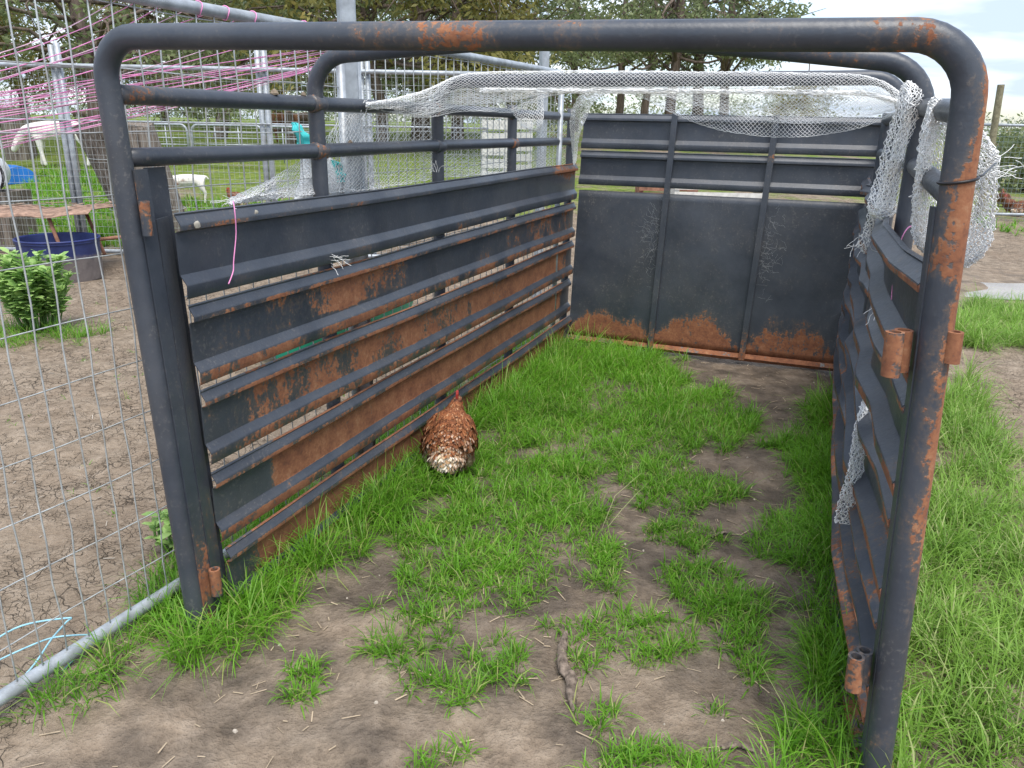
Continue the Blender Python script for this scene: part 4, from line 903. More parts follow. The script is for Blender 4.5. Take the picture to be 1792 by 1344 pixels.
# leaning weathered stump
p0 = at(285, 440, 9.6); p0[2] = 0; p1 = at(200, 216, 9.4)
st = empty('timber_stump', p0, 'thick weathered grey timber stump leaning behind the front left post', 'stump')
mb = MB(); ax = p1-p0; n = 28; vs = []; lv = 14
for i in range(lv+1):
    t_ = i/lv
    for k in range(n):
        a = 2*math.pi*k/n; r = (0.36+0.05*t_)*(1+0.05*math.sin(5*a+2*t_)+0.03*math.sin(11*a))
        vs.append(ax*t_+V(math.cos(a)*r, math.sin(a)*r, (0.05*math.sin(3*a) if i == lv else 0)))
mb.add(vs, [(i*n+k, i*n+(k+1) % n, (i+1)*n+(k+1) % n, (i+1)*n+k) for i in range(lv) for k in range(n)]+[tuple(lv*n+k for k in range(n))]); mb.build('trunk', TIMBER, st, rad(50))
mb = MB()
for z in (0.3, 0.72): mb.tube([V(math.cos(a)*0.415, math.sin(a)*0.415, 0)+ax*z for a in np.linspace(0, 6.283, 25)], 0.004, 5)
mb.build('wire_tie', WIRE, st, True)
# leafy bean plant
def leafy(name, base, h, n_st, spread, label, seed, leaf=0.05):
    g = np.random.default_rng(seed); e = empty(name, base, label, 'plant'); mb = MB(); Vv, Q, T3, ti, tp = [], [], [], [], []
    for k in range(n_st):
        a = g.uniform(0, 6.28); r = spread*math.sqrt(g.uniform()); hh = h*g.uniform(0.65, 1.05)*(1-0.25*r/spread); b0 = V(math.cos(a)*r*0.55, math.sin(a)*r*0.55, 0); top = V(math.cos(a)*r*1.15, math.sin(a)*r*1.15, hh)
        mid = (b0+top)/2+g.normal(0, 0.015, 3); P = catmull(np.array([b0, mid, top]), np.linspace(0, 1, 7)); mb.tube(list(P), [0.006, 0.006, 0.0055, 0.005, 0.0045, 0.004, 0.003], 5)
        for q in range(int(hh/0.032)):
            t_ = 0.32+0.68*q/max(1, int(hh/0.032)); p = catmull(np.array([b0, mid, top]), [t_])[0]
            for s_ in range(3):
                az = g.uniform(0, 6.28); el = g.uniform(0.1, 0.9); d = V(math.cos(az)*math.cos(el), math.sin(az)*math.cos(el), math.sin(el)); sd = np.cross(d, UPZ); sd /= np.linalg.norm(sd); n_ = np.cross(sd, d)
                ln = leaf*g.uniform(0.7, 1.35); wd = ln*0.27; o = len(Vv)
                Vv += [p, p+d*ln*0.4-sd*wd+n_*0.004, p+d*ln*0.4+sd*wd+n_*0.004, p+d*ln*0.75-sd*wd*0.8, p+d*ln*0.75+sd*wd*0.8, p+d*ln-UPZ*ln*0.12]
                T3 += [(o, o+2, o+1), (o+3, o+4, o+5)]; Q.append((o+1, o+2, o+4, o+3)); c_ = g.uniform(0.1, 0.85); ti += [c_]*6; tp += [0, 0, 0, 0.3, 0.3, 0.6]
    mb.build('stem', plain('green_stem', (0.12, 0.22, 0.06), 0.2), e, True)
    np_mesh('foliage', np.array(Vv), np.array(Q), np.array(T3), BEAN, e, False, {'tint': ti, 'tip': tp}); return e
pb = G(72, 575); leafy('broad_leaf_plant', (pb[0], pb[1], 0), 0.62, 52, 0.22, 'bushy bright green broad-leaved plant growing in cracked dirt by the mesh panel', 21, 0.072)
pb = G(318, 985); leafy('broad_leaf_weed', (pb[0]-0.03, pb[1]+0.06, 0), 0.24, 7, 0.06, 'small broad-leaved weed poking up beside the foot of the front left post', 22, 0.05)
# blue half barrel, white drum end, feed sack, green trough
BLUEP = plain('blue_plastic', (0.02, 0.16, 0.52), 0.25, 0.4, 4)
def half_barrel(loc, r, ln, rz, m, name, label, cat):
    n = 18; vs = []; n2 = 7
    for sh in (r, r-0.012):
        for i in range(n2):
            y = (i/(n2-1)-0.5)*ln; rr_ = sh*(1-0.05*(abs(i-3)/3)**2)
            for k in range(n+1): a = math.pi*k/n; vs.append((math.cos(a)*rr_, y, math.sin(a)*rr_))
    m_ = n+1; off = n2*m_; fs = []
    for i in range(n2-1):
        for k in range(n): a = i*m_+k; fs.append((a, a+1, a+m_+1, a+m_)); fs.append((off+a, off+a+m_, off+a+m_+1, off+a+1))
    fs += [tuple(range(m_)), tuple((n2-1)*m_+k for k in range(m_-1, -1, -1))]
    mb = MB(); mb.add(vs, fs); o = mb.build(name, m, None, rad(40)); o.location = loc; o.rotation_euler = (0, 0, rz); return tag(o, label, cat)
p = at(18, 288, 12.6); half_barrel((p[0], p[1], float(gz(p[0], p[1]))-0.02), 0.27, 0.62, 0.9, BLUEP, 'half_barrel', 'bright blue half barrel shelter upturned on the grass at far left', 'half barrel')
p = at(-15, 345, 8.9); wd_ = empty('white_drum', (p[0], p[1], 0.9), 'white drum lid with a black rim cut off at the left photo edge', 'drum')
mb = MB(); mb.tube([(0.0, -0.05, 0), (-0.25, 0.45, 0)], 0.20, 28); mb.build('shell', plain('white_plastic', (0.75, 0.77, 0.80), 0.08, 0.4), wd_, rad(40)); wd_.location.z = at(-15, 306, 8.9)[2]
mb = MB(); mb.tube([(math.cos(a)*0.205, -0.05, math.sin(a)*0.205) for a in np.linspace(0, 6.283, 33)], 0.015, 8); mb.build('rim', BLACK, wd_, True)
mb = MB(); mb.box((0, 0.25, -0.55), 0.3, 0.5, 0.72); mb.build('stand', TIMBER, wd_); 
GREENP = plain('green_plastic', (0.02, 0.36, 0.22), 0.2, 0.4, 4)
p = G(700, 640); gt = empty('green_trough', (p[0]-0.45, p[1]+0.55, 0), 'green plastic trough lying behind the left side, seen through the slat gaps', 'trough')
mb = MB(); n = 30; vs = []
for (rx, ry, z) in ((0.62, 0.20, 0.0), (0.70, 0.26, 0.24), (0.74, 0.29, 0.25), (0.67, 0.235, 0.24), (0.60, 0.18, 0.02)):
    for k in range(n): a = 2*math.pi*k/n; cs_, sn_ = math.cos(a), math.sin(a); vs.append((rx*np.sign(cs_)*abs(cs_)**0.6, ry*np.sign(sn_)*abs(sn_)**0.6, z))
mb.add(vs, [(q*n+k, q*n+(k+1) % n, (q+1)*n+(k+1) % n, (q+1)*n+k) for q in range(4) for k in range(n)]+[tuple(4*n+k for k in range(n))]); mb.build('basin', GREENP, gt, rad(40)); gt.rotation_euler = (0, 0, 1.15)
mb = MB(); mb.tube([(-0.74, 0, 0.25), (-0.82, 0, 0.22), (-0.74, 0, 0.18)], 0.012, 8); mb.build('handle', GREENP, gt, True)
# hanging feed sack on the mesh
SACK = plain('white_woven_sack', (0.86, 0.88, 0.88), 0.05, 0.6, 20); TURQ = plain('turquoise_sack_print', (0.07, 0.62, 0.62), 0.15, 0.5, 12)
def onS(x, y, o): return onE(x, y, -0.03+o)
sk = empty('feed_sack', onS(560, 330, 0), 'white and turquoise woven sack tied up to the mesh panel behind the left rails', 'sack')
def sack_sheet(name, rows_, m):
    P = catmull(np.array(rows_, float), np.linspace(0, 1, 26)); P = catmull(P.transpose(1, 0, 2), np.linspace(0, 1, 14)).transpose(1, 0, 2)
    nr, nc = P.shape[:2]; g = np.random.default_rng(3); P = P+FN*(0.006*np.sin(np.arange(nc)*0.8)[None, :, None]+0.005*np.sin(np.arange(nr)*0.5)[:, None, None])
    vs = list(P.reshape(-1, 3))+list((P-FN*0.012).reshape(-1, 3)); off = nr*nc; fs = []
    for i in range(nr-1):
        for j in range(nc-1): a = i*nc+j; fs.append((a, a+1, a+nc+1, a+nc)); fs.append((off+a, off+a+nc, off+a+nc+1, off+a+1))
    for i in range(nr-1):
        for a in (i*nc, i*nc+nc-1): fs.append((a, a+nc, off+a+nc, off+a))
    mb = MB(); mb.add(vs, fs); world_child(mb.build(name, m, None, True), sk)
sack_sheet('bag', [[onS(522, 240, 0), onS(532, 240, 0.02), onS(545, 240, 0)], [onS(532, 262, 0), onS(548, 262, 0.03), onS(566, 258, 0)], [onS(530, 300, 0), onS(560, 300, 0.04), onS(596, 292, 0)], [onS(520, 345, 0), onS(560, 350, 0.03), onS(612, 340, 0)], [onS(515, 400, 0), onS(560, 405, 0.03), onS(615, 400, 0)]], SACK)
sack_sheet('turquoise_end', [[onS(512, 216, -0.02), onS(518, 214, 0), onS(522, 218, -0.02)], [onS(517, 226, 0.012), onS(526, 225, 0.03), onS(533, 228, 0.012)], [onS(522, 242, 0.016), onS(534, 240, 0.04), onS(547, 242, 0.016)], [onS(530, 262, 0.016), onS(542, 256, 0.05), onS(556, 256, 0.016)]], TURQ)
sack_sheet('turquoise_end', [[onS(582, 280, 0.02), onS(590, 282, 0.04), onS(596, 288, 0.02)], [onS(584, 300, 0.02), onS(596, 300, 0.04), onS(606, 306, 0.02)], [onS(586, 318, 0.02), onS(598, 318, 0.04), onS(610, 318, 0.02)]], TURQ)

# ================================================================== PADDOCK: gates, goats, logs
def farm_gate(xl, xr, ytop, ybot, Y, label):
    pl, pr = at(xl, ytop, Y), at(xr, ytop+2, Y); zb = at(xl, ybot, Y)[2]; e = empty('farm_gate', (*pl[:2], zb), label, 'gate', 'pipe gates in the paddock')
    r = 0.12; mb = MB(); P = bend_path(V(pl[0], pl[1], zb), V(*pl), V(*pr), V(pr[0], pr[1], zb), r); mb.tube(P, 0.021, 8); world_child(mb.build('frame', GALV, None, True), e)
    for k in range(1, 6):
        z = zb+(pl[2]-zb)*k/6; mb = MB(); mb.tube([V(pl[0], pl[1], z), V(pr[0], pr[1], z)], 0.011, 6); world_child(mb.build('rail', GALV, None, True), e)
    for f_ in (0.33, 0.66):
        x = pl[0]+(pr[0]-pl[0])*f_; mb = MB(); mb.tube([V(x, pl[1], zb), V(x, pl[1], pl[2])], 0.012, 6); world_child(mb.build('stay', GALV, None, True), e)
farm_gate(215, 326, 216, 285, 14.5, 'galvanised pipe gate in the paddock left of the white goat stump')
farm_gate(334, 458, 218, 285, 14.2, 'galvanised pipe gate in the paddock just behind the top rails')
farm_gate(462, 558, 221, 285, 14.0, 'galvanised pipe gate in the paddock behind the turquoise sack')
def goat_mat(c1, c2):
    m, t, b = mat('goat_coat', 0.85, 0.2); n = noise(t, 3.2, 4, 0.5, objco(t)); c = ramp(t, n, [(0.52, c1), (0.58, c2)]); t.links.new(c, b.inputs['Base Color']); bump(t, b, noise(t, 60, 3, 0.6, objco(t)), 0.4, 0.01); return m
WHITEG = goat_mat((0.78, 0.74, 0.68), (0.72, 0.66, 0.58)); PIEDG = goat_mat((0.76, 0.72, 0.66), (0.22, 0.10, 0.05)); BROWNG = goat_mat((0.18, 0.085, 0.045), (0.28, 0.15, 0.08))
def goat(loc, rz, m, label, graze=True, sc=1.0):
    e = empty('goat', loc, label, 'goat', 'goats in the paddock', rz)
    J = {'hip': (0, -0.38, 0.62, .13), 'mid': (0, -0.05, 0.58, .165), 'chest': (0, 0.28, 0.60, .15), 'neck': (0, 0.46, 0.62 if graze else 0.80, .085), 'poll': (0, 0.62, 0.40 if graze else 0.96, .070), 'muz': (0, 0.72, 0.24 if graze else 0.90, .042), 'tail': (0, -0.50, 0.70, .03), 'tail2': (0, -0.56, 0.62, .018)}
    Ed = [('hip', 'mid'), ('mid', 'chest'), ('chest', 'neck'), ('neck', 'poll'), ('poll', 'muz'), ('hip', 'tail'), ('tail', 'tail2')]
    for sx, q in ((-1, 'l'), (1, 'r')):
        J['st'+q] = (sx*.09, -0.36, 0.48, .085); J['hk'+q] = (sx*.09, -0.46, 0.27, .034); J['ff'+q] = (sx*.09, -0.42, 0.03, .026); Ed += [('hip', 'st'+q), ('st'+q, 'hk'+q), ('hk'+q, 'ff'+q)]
        J['sh'+q] = (sx*.09, 0.27, 0.45, .065); J['kn'+q] = (sx*.09, 0.29+0.03*sx, 0.25, .032); J['fr'+q] = (sx*.09, 0.28+0.06*sx, 0.03, .026); Ed += [('chest', 'sh'+q), ('sh'+q, 'kn'+q), ('kn'+q, 'fr'+q)]
    names = list(J); me = bpy.data.meshes.new('body'); me.from_pydata([V(*J[k][:3])*sc for k in names], [(names.index(a), names.index(b_)) for a, b_ in Ed], []); o = bpy.data.objects.new('body', me); COL.objects.link(o); o.parent = e
    sm = o.modifiers.new('skin', 'SKIN'); sl = me.skin_vertices[0].data
    for i, k in enumerate(names): sl[i].radius = (J[k][3]*sc, J[k][3]*sc)
    sl[names.index('mid')].use_root = True
    sbm = o.modifiers.new('sub', 'SUBSURF'); sbm.levels = sbm.render_levels = 2; me.materials.append(m)
    pz = J['poll']
    for sx in (-1, 1):
        mb = MB(); b0 = V(sx*0.055, pz[1]-0.01, pz[2]+0.02)*sc; mb.tube([b0, b0+V(sx*0.06, 0, -0.03)*sc, b0+V(sx*0.10, 0.01, -0.10)*sc], [0.022*sc, 0.03*sc, 0.006*sc], 8, True, 0.35); mb.build('ear', m, e, True)
        mb = MB(); b0 = V(sx*0.03, pz[1]-0.02, pz[2]+0.05)*sc; mb.tube([b0, b0+V(sx*0.01, -0.05, 0.06)*sc, b0+V(sx*0.02, -0.12, 0.07)*sc], [0.014*sc, 0.010*sc, 0.003*sc], 6); mb.build('horn', TIMBER, e, True)
def gplace(px_, py_, Y): p = at(px_, py_, Y); return (p[0], p[1], float(gz(p[0], p[1])))
goat(gplace(110, 290, 14.0), 1.75, WHITEG, 'white goat grazing beyond the pen fence left of the leaning stump', True, 1.05)
goat(gplace(322, 300, 11.2), 1.9, PIEDG, 'small white goat with brown patches grazing below the lower left rail', True, 0.55)
goat(gplace(497, 262, 19.0), 2.4, BROWNG, 'dark brown goat standing beside a paddock tree trunk', False, 0.9)
def log(a, b_, r, label, m=BARK):
    a = V(*a); b_ = V(*b_); mb = MB(); P = [a+(b_-a)*t_+V(0, 0, 0.05*math.sin(7*t_)) for t_ in np.linspace(0, 1, 10)]; mb.tube(P, [r*(1-0.35*t_)*(1+0.08*math.sin(9*t_)) for t_ in np.linspace(0, 1, 10)], 12); tag(mb.build('fallen_log', m, None, rad(50)), label, 'log', 'fallen logs in the paddock')
for (xa, ya, xb, yb, Y, r, lab) in ((478, 204, 540, 208, 26, 0.26, 'fallen log in the paddock above the turquoise sack'), (0, 214, 82, 216, 16, 0.13, 'pale fallen log lying at the far left behind the pink twine'), (130, 200, 190, 208, 22, 0.10, 'thin fallen branch on the rise behind the stump')):
    log(at(xa, ya, Y), at(xb, yb, Y), r, lab)
def wood_post(px_, ytop, Y, r, label, lean=0.0, m=TIMBER):
    p = at(px_, ytop, Y); z0 = float(gz(p[0], p[1])); mb = MB(); mb.tube([V(p[0]+lean, p[1], z0-0.1), V(p[0]+lean*0.5, p[1], (z0+p[2])/2), V(p[0], p[1], p[2])], [r*1.1, r, r*0.92], 12); tag(mb.build('timber_post', m, None, rad(50)), label, 'timber post', 'old timber posts')
wood_post(396, 190, 20.0, 0.16, 'charred old timber post standing in the green paddock between the left rails', -0.25)
wood_post(505, 196, 19.0, 0.11, 'thin timber post in the paddock behind the turquoise sack')
wood_post(122, 230, 13.0, 0.07, 'short timber post in front of the grazing white goat')
wood_post(20, 188, 15.0, 0.22, 'dark broad stump post at the left photo edge behind the twine')
wood_post(38, 190, 15.5, 0.13, 'narrower dark stump beside the broad one at the left photo edge')

# ================================================================== RIGHT-HAND YARD
RY = 12.4
rf = empty('run_fence', (8.5, RY, 0), 'tall wire mesh fence of the poultry run behind the right-hand post', 'fence')
def ztop_(px_, py_): return at(px_, py_, RY)[2]
ztt = ztop_(1760, 219); xl_, xr_ = at(1560, 300, RY)[0], 14.0
A_ = []; B_ = []
for x in np.arange(xl_, xr_, 0.07): A_.append(V(x, RY, 0.02)); B_.append(V(x, RY, ztt))
for z in np.arange(0.06, ztt, 0.075): A_.append(V(xl_, RY, z)); B_.append(V(xr_, RY, z))
zc = ztop_(1760, 203)
for x in np.arange(xl_, xr_, 0.10): A_ += [V(x, RY, ztt), V(x+0.05, RY, ztt)]; B_ += [V(x+0.08, RY, zc), V(x-0.03, RY, zc)]
v_, f_ = strands_mesh(A_, B_, 0.0022); o = np_mesh('wire_mesh', v_, f_, None, galv('blue_grey_mesh', (0.26, 0.33, 0.35)), None); world_child(o, rf); o['kind'] = 'stuff'
for z in (ztt, ztop_(1760, 375)):
    mb = MB(); mb.tube([V(xl_, RY, z), V(xr_, RY, z)], 0.022, 8); world_child(mb.build('rail', GALV, None, True), rf)
p = at(1752, 148, RY-0.2); b_ = at(1733, 262, RY-0.2); dz = p-b_; mb = MB(); k = (b_[2]+0.1)/dz[2]; b0 = b_-dz*k
mb.tube([b0, (b0+p)/2+V(0.01, 0, 0), p], [0.055, 0.05, 0.047], 12); tag(mb.build('timber_post', plain('mossy_timber', (0.22, 0.20, 0.13), 0.4, 0.9, 20, 0.2, 0, 0.5), None, rad(50)), 'slim mossy timber post leaning above the run fence at far right', 'timber post', 'old timber posts')
# a low shelter roof, bricks and pallets glimpsed through the slots of the back wall
def crate_thing(name, c, sx, sy, sz, m, label, cat):
    mb = MB(); n = 5
    for k in range(n): mb.box((0, -sy/2+0.01, sz*(k+0.5)/n), sx, 0.02, sz/n*0.72)
    for x in (-sx/2+0.04, sx/2-0.04): mb.box((x, 0, sz/2), 0.06, sy-0.045, sz)
    mb.box((0, 0, sz+0.012), sx*1.02, sy, 0.02); o = mb.build(name, m); o.location = c; tag(o, label, cat, 'boxes behind the crate')
PALE = plain('whitewashed_boards', (0.62, 0.60, 0.56), 0.2, 0.8, 12)
for (px_, Y, sx, sz, mm, lab) in ((1255, 11.5, 1.3, 0.55, PALE, 'low whitewashed slatted box seen through the slot of the back wall'), (1165, 12.5, 0.9, 0.5, RUSTY, 'rust-brown slatted box seen through the slot of the back wall'), (872, 13.5, 0.55, 1.0, PALE, 'white slatted box seen through the side netting near the back corner'), (905, 14.5, 0.5, 0.9, PALE, 'second white slatted box seen through the side netting')):
    p = at(px_, 330, Y); crate_thing('slatted_box', (p[0], p[1], float(gz(p[0], p[1]))), sx, 0.5, sz, mm, lab, 'box')

# ================================================================== TREES
def leaf_quads(nodes, per, spread, ln, g, droop=0.7):
    m_ = len(nodes)*per; c = np.repeat(nodes, per, 0)+g.normal(0, 1, (m_, 3))*np.array([spread, spread, spread*0.75])
    az = g.uniform(0, 2*np.pi, m_); el = -g.uniform(0.1, 1.5, m_)*droop; d = np.stack([np.cos(az)*np.cos(el), np.sin(az)*np.cos(el), np.sin(el)], 1)
    az2 = g.uniform(0, 2*np.pi, m_); sd = np.cross(d, np.stack([np.cos(az2), np.sin(az2), np.zeros(m_)], 1)+1e-3); sd /= np.linalg.norm(sd, axis=1, keepdims=True)+1e-9
    L_ = (ln*g.uniform(0.6, 1.4, m_))[:, None]; W_ = L_*0.17
    v = np.stack([c, c+d*L_*0.45+sd*W_, c+d*L_, c+d*L_*0.45-sd*W_], 1).reshape(-1, 3); q = np.arange(m_*4).reshape(-1, 4)
    node_t = np.repeat(g.uniform(0.0, 0.6, len(nodes)), per)+g.uniform(0, 0.4, m_); return v, q, np.repeat(node_t, 4), np.tile([0, 0.2, 0.5, 0.2], m_)
def make_tree(name, seed, h, tr, crown_r, crown_lo, m, nn, per, lobes, leaf=0.14):
    g = np.random.default_rng(seed); e = bpy.data.objects.new(name, None); COL.objects.link(e)
    mb = MB(); P = [V(0, 0, -0.3)]; x = y = 0
    for k in range(1, 9): x += g.normal(0, 0.07); y += g.normal(0, 0.07); P.append(V(x, y, h*0.8*k/8))
    mb.tube(P, [tr*(1.25 if k == 0 else 1)*(1-0.085*k) for k in range(9)], 12)
    nodes = []
    for q in range(lobes):
        t_ = g.uniform(0.15, 0.75); b0 = catmull(np.array(P), [t_])[0]; az = g.uniform(0, 6.28); rr_ = crown_r*math.sqrt(g.uniform(0.1, 1)); zt = max(crown_lo+g.uniform(0, 0.9), b0[2]+g.uniform(-1.3, 1.3))
        tip = V(math.cos(az)*rr_, math.sin(az)*rr_, zt); midp = (b0+tip)/2+V(0, 0, g.uniform(-0.2, 0.5))+g.normal(0, 0.12, 3)
        br = catmull(np.array([b0, midp, tip]), np.linspace(0, 1, 7)); mb.tube(list(br), list(np.linspace(tr*0.34, 0.012, 7)), 6)
        lr = crown_r*g.uniform(0.20, 0.34)
        for k in range(nn): v = g.normal(0, 1, 3); v /= np.linalg.norm(v); nodes.append(tip+v*lr*g.uniform(0.2, 1)**0.5*np.array([1.15, 1.15, 0.75]))
        for k in range(4): 
            t2 = tip+g.normal(0, lr*0.6, 3); mb.tube([tip*0.4+midp*0.6, (tip+t2)/2, t2], [0.018, 0.012, 0.005], 5)
    mb.build('trunk', BARK, e, True)
    v, q, ti, tp = leaf_quads(np.array(nodes), per, 0.13, leaf, g); np_mesh('crown', v, q, None, m, e, False, {'tint': ti, 'tip': tp})
    return e
protos = [make_tree('gum_tree', 31, 9.0, 0.21, 3.6, 1.0, GUM, 12, 24, 38), make_tree('gum_tree', 32, 10.0, 0.17, 3.0, 0.9, GUM, 12, 24, 34), make_tree('gum_tree', 33, 8.5, 0.18, 3.8, 1.0, GUM, 12, 24, 38), make_tree('gum_tree', 34, 7.5, 0.11, 2.6, 0.9, WATTLE, 15, 28, 34, 0.12), make_tree('gum_tree', 35, 9.5, 0.15, 2.3, 2.2, GUM, 10, 20, 20)]
tl = [(-70, 19, 0, 1.0, 'gum tree with a dark crown at the far left edge'), (165, 16.5, 2, 0.95, 'big gum tree whose dark trunk rises behind the front left hoop corner'), (40, 25, 3, 1.1, 'yellowish tree at far left behind the pink twine'), (290, 26, 3, 1.0, 'yellow-green tree seen just right of the front left hoop corner'), (385, 30, 1, 1.05, 'tall gum with thin trunk behind the far mesh post'), (490, 24, 0, 0.95, 'gum tree behind the left rails'), (560, 30, 4, 1.1, 'open-branched gum left of the galvanised post'),
      (668, 18, 3, 1.25, 'green-gold gum directly right of the galvanised post'), (735, 21, 0, 1.1, 'dense gum with foliage hanging above the netting'), (800, 20, 2, 0.85, 'dense dark gum behind the middle of the front hoop'), (895, 24, 1, 0.8, 'gum foliage left of the thin galvanised post'), (1005, 30, 4, 1.1, 'sparse gum with bright sky between its branches'), (1080, 29, 4, 1.0, 'slender twin-stemmed gum behind the third hoop'), (1128, 27, 4, 0.95, 'slender gum between the sparse gum and the thick trunks'),
      (1178, 21, 4, 0.95, 'leftmost of the thick-trunked gums above the back wall'), (1222, 22.5, 4, 1.1, 'middle of the thick-trunked gums above the back wall'), (1262, 20.5, 4, 0.85, 'rightmost thick-trunked gum, its crown edge against the sky'),
      (620, 40, 1, 1.2, 'distant gum behind the galvanised post'), (1400, 60, 3, 0.9, 'small far yellowish tree under the second hoop at right')]
usedp = set()
for i, (px_, Y, k, sc, lab) in enumerate(tl):
    e = protos[k] if k not in usedp else copy_tree(protos[k]); usedp.add(k)
    p = at(px_, 200, Y); e.location = (p[0], p[1], float(gz(p[0], p[1]))-0.05); e.rotation_euler = (0, 0, i*1.37); e.scale = (sc, sc, sc); tag(e, lab, 'tree', 'gum trees behind the paddock')
# far scrub line closing the horizon
g = np.random.default_rng(77); nodes = []
for k in range(2600):
    a = g.uniform(-0.95, 0.95); Y = g.uniform(70, 110); x = Y*math.tan(a); nodes.append((x, Y, float(rise(x, Y))+g.uniform(0, 1)**1.6*(2.2 if math.tan(a) > 0.35 else 3.4)))
v, q, ti, tp = leaf_quads(np.array(nodes), 16, 0.8, 0.38, g); tag(np_mesh('far_scrub', v, q, None, GUM, None, False, {'tint': ti, 'tip': tp}), 'far-off line of scrub and trees along the horizon', 'scrub', kind='stuff')
# round bush at the right edge
g = np.random.default_rng(5); nodes = g.normal(0, 1, (160, 3)); nodes /= np.linalg.norm(nodes, axis=1, keepdims=True); nodes *= (g.uniform(0.5, 1, (160, 1)))*np.array([[1.5, 1.2, 1.0]]); p = at(1800, 300, 18); be = empty('round_bush', (p[0], p[1], float(gz(p[0], p[1]))), 'round grey-green bush behind the run fence at the right photo edge', 'bush'); nodes[:, 2] = np.abs(nodes[:, 2])*1.2+0.2
v, q, ti, tp = leaf_quads(nodes, 34, 0.16, 0.13, g); np_mesh('foliage', v, q, None, GUM, be, False, {'tint': ti, 'tip': tp})
mb = MB()
for k in range(6): a = k; mb.tube([(0, 0, 0), (0.4*math.cos(a), 0.4*math.sin(a), 0.6), (0.8*math.cos(a), 0.8*math.sin(a), 1.0)], [0.05, 0.03, 0.01], 6)
mb.build('stem', BARK, be, True)

# ================================================================== GRASS
def blades(P, ln, wd, az, lean, curl, g):
    n = len(P); d = np.stack([np.cos(az), np.sin(az), np.zeros(n)], 1); tw = az+np.pi/2+g.normal(0, 0.5, n); sd = np.stack([np.cos(tw), np.sin(tw), np.zeros(n)], 1)
    out = []
    for t_, w_ in ((0.0, 0.75), (0.42, 1.0), (0.78, 0.62)):
        ang = lean+curl*t_; h_ = ln*t_*np.cos(np.clip(lean+curl*t_*0.55, -1.5, 1.75)); o_ = ln*t_*np.sin(np.clip(lean+curl*t_*0.55, -1.5, 1.75)); c = P+d*o_[:, None]+UPZ*h_[:, None]
        out += [c-sd*(wd*w_/2)[:, None], c+sd*(wd*w_/2)[:, None]]
    h_ = ln*np.cos(np.clip(lean+curl*0.6, -1.5, 1.85)); o_ = ln*np.sin(np.clip(lean+curl*0.6, -1.5, 1.85)); out.append(P+d*o_[:, None]+UPZ*np.maximum(h_, -P[:, 2:3].T[0]+0.0)[:, None])
    v = np.stack(out, 1).reshape(-1, 3); b_ = (np.arange(n)*7)[:, None]
    q = np.concatenate([b_+np.array([[0, 1, 3, 2]]), b_+np.array([[2, 3, 5, 4]])], 0); t3 = b_+np.array([[4, 5, 6]])
    return v, q, t3
def grass(name, keys, box, tufts_m2, nb, hfn, label, m=GRASS, seed=0, wd0=0.0036, dry=0.14, extra=None, thr=(0.14, 0.68)):
    g = np.random.default_rng(seed); x0, x1, y0, y1 = box; n = int((x1-x0)*(y1-y0)*tufts_m2); X = g.uniform(x0, x1, n); Y = g.uniform(y0, y1, n)
    k = grass_at(X, Y, keys) if keys else np.ones(n, bool)
    if extra is not None: k &= extra(X, Y)
    dens = vnoise(X, Y, 6, 9); k &= dens*0.6+0.4*vnoise(X, Y, 15, 19) > g.uniform(thr[0], thr[1], n)
    X, Y = X[k], Y[k]; n = len(X); hh = hfn(X, Y)*(0.65+0.7*vnoise(X, Y, 5, 12)); cnt = g.integers(nb[0], nb[1]+1, n); I = np.repeat(np.arange(n), cnt); N_ = len(I)
    az = g.uniform(0, 2*np.pi, N_); rr_ = np.abs(g.normal(0, 0.012, N_)); P = np.stack([X[I]+np.cos(az)*rr_, Y[I]+np.sin(az)*rr_, np.zeros(N_)], 1); P[:, 2] = gz(P[:, 0], P[:, 1])-0.004
    ln = hh[I]*g.uniform(0.4, 1.35, N_); wd = wd0*g.uniform(0.6, 1.35, N_); lean = np.abs(g.normal(0.36, 0.34, N_)); curl = g.uniform(0.1, 2.2, N_)
    v, q, t3 = blades(P, ln, wd, az+g.normal(0, 0.5, N_), lean, curl, g)
    tuft = np.clip(vnoise(X, Y, 3.5, 14)*0.55+g.uniform(0, 0.35, n), 0, 0.8); ti = np.clip(tuft[I]+g.normal(0, 0.10, N_), 0, 0.8); ti = np.where(g.uniform(0, 1, N_) < dry, g.uniform(0.9, 1, N_), ti)
    o = np_mesh(name, v, q, t3, m, None, False, {'tint': np.repeat(ti, 7), 'tip': np.tile([0, 0, 0.25, 0.25, 0.6, 0.6, 1.0], N_)}); return tag(o, label, 'grass', kind='stuff')
def wall_dist_left(X, Y): return (X-FL[0])*NL[0]+(Y-FL[1])*NL[1]
def wall_dist_right(X, Y): return np.interp(Y, RPTS[:, 1], RPTS[:, 0])-X
mkeys = ['main']
grass('crate_grass', mkeys, (-1.2, 2.1, 1.3, 5.5), 1500, (9, 15), lambda X, Y: 0.056+0.12*np.exp(-np.abs(wall_dist_left(X, Y)-0.10)/0.16)+0.06*np.clip((Y-3.2)/1.5, 0, 1), 'lush green grass growing in patches on the crate floor', seed=1)
grass('crate_grass_tufts', ['m%d' % k for k in range(2, 15)], (-0.9, 1.6, 1.2, 3.9), 1500, (9, 15), lambda X, Y: 0.060+0.03*np.clip((Y-2.6)/1, 0, 1), 'separate short grass tufts dotted over the bare soil in the crate mouth', seed=12, thr=(-0.1, 0.48))
grass('crate_grass_edge', ['rwall'], (0.3, 2.1, 1.2, 5.0), 1500, (8, 14), lambda X, Y: 0.085+0.11*np.exp(-np.abs(wall_dist_right(X, Y))/0.12), 'taller grass strip along the foot of the right side', seed=2, dry=0.08, thr=(0.05, 0.58))
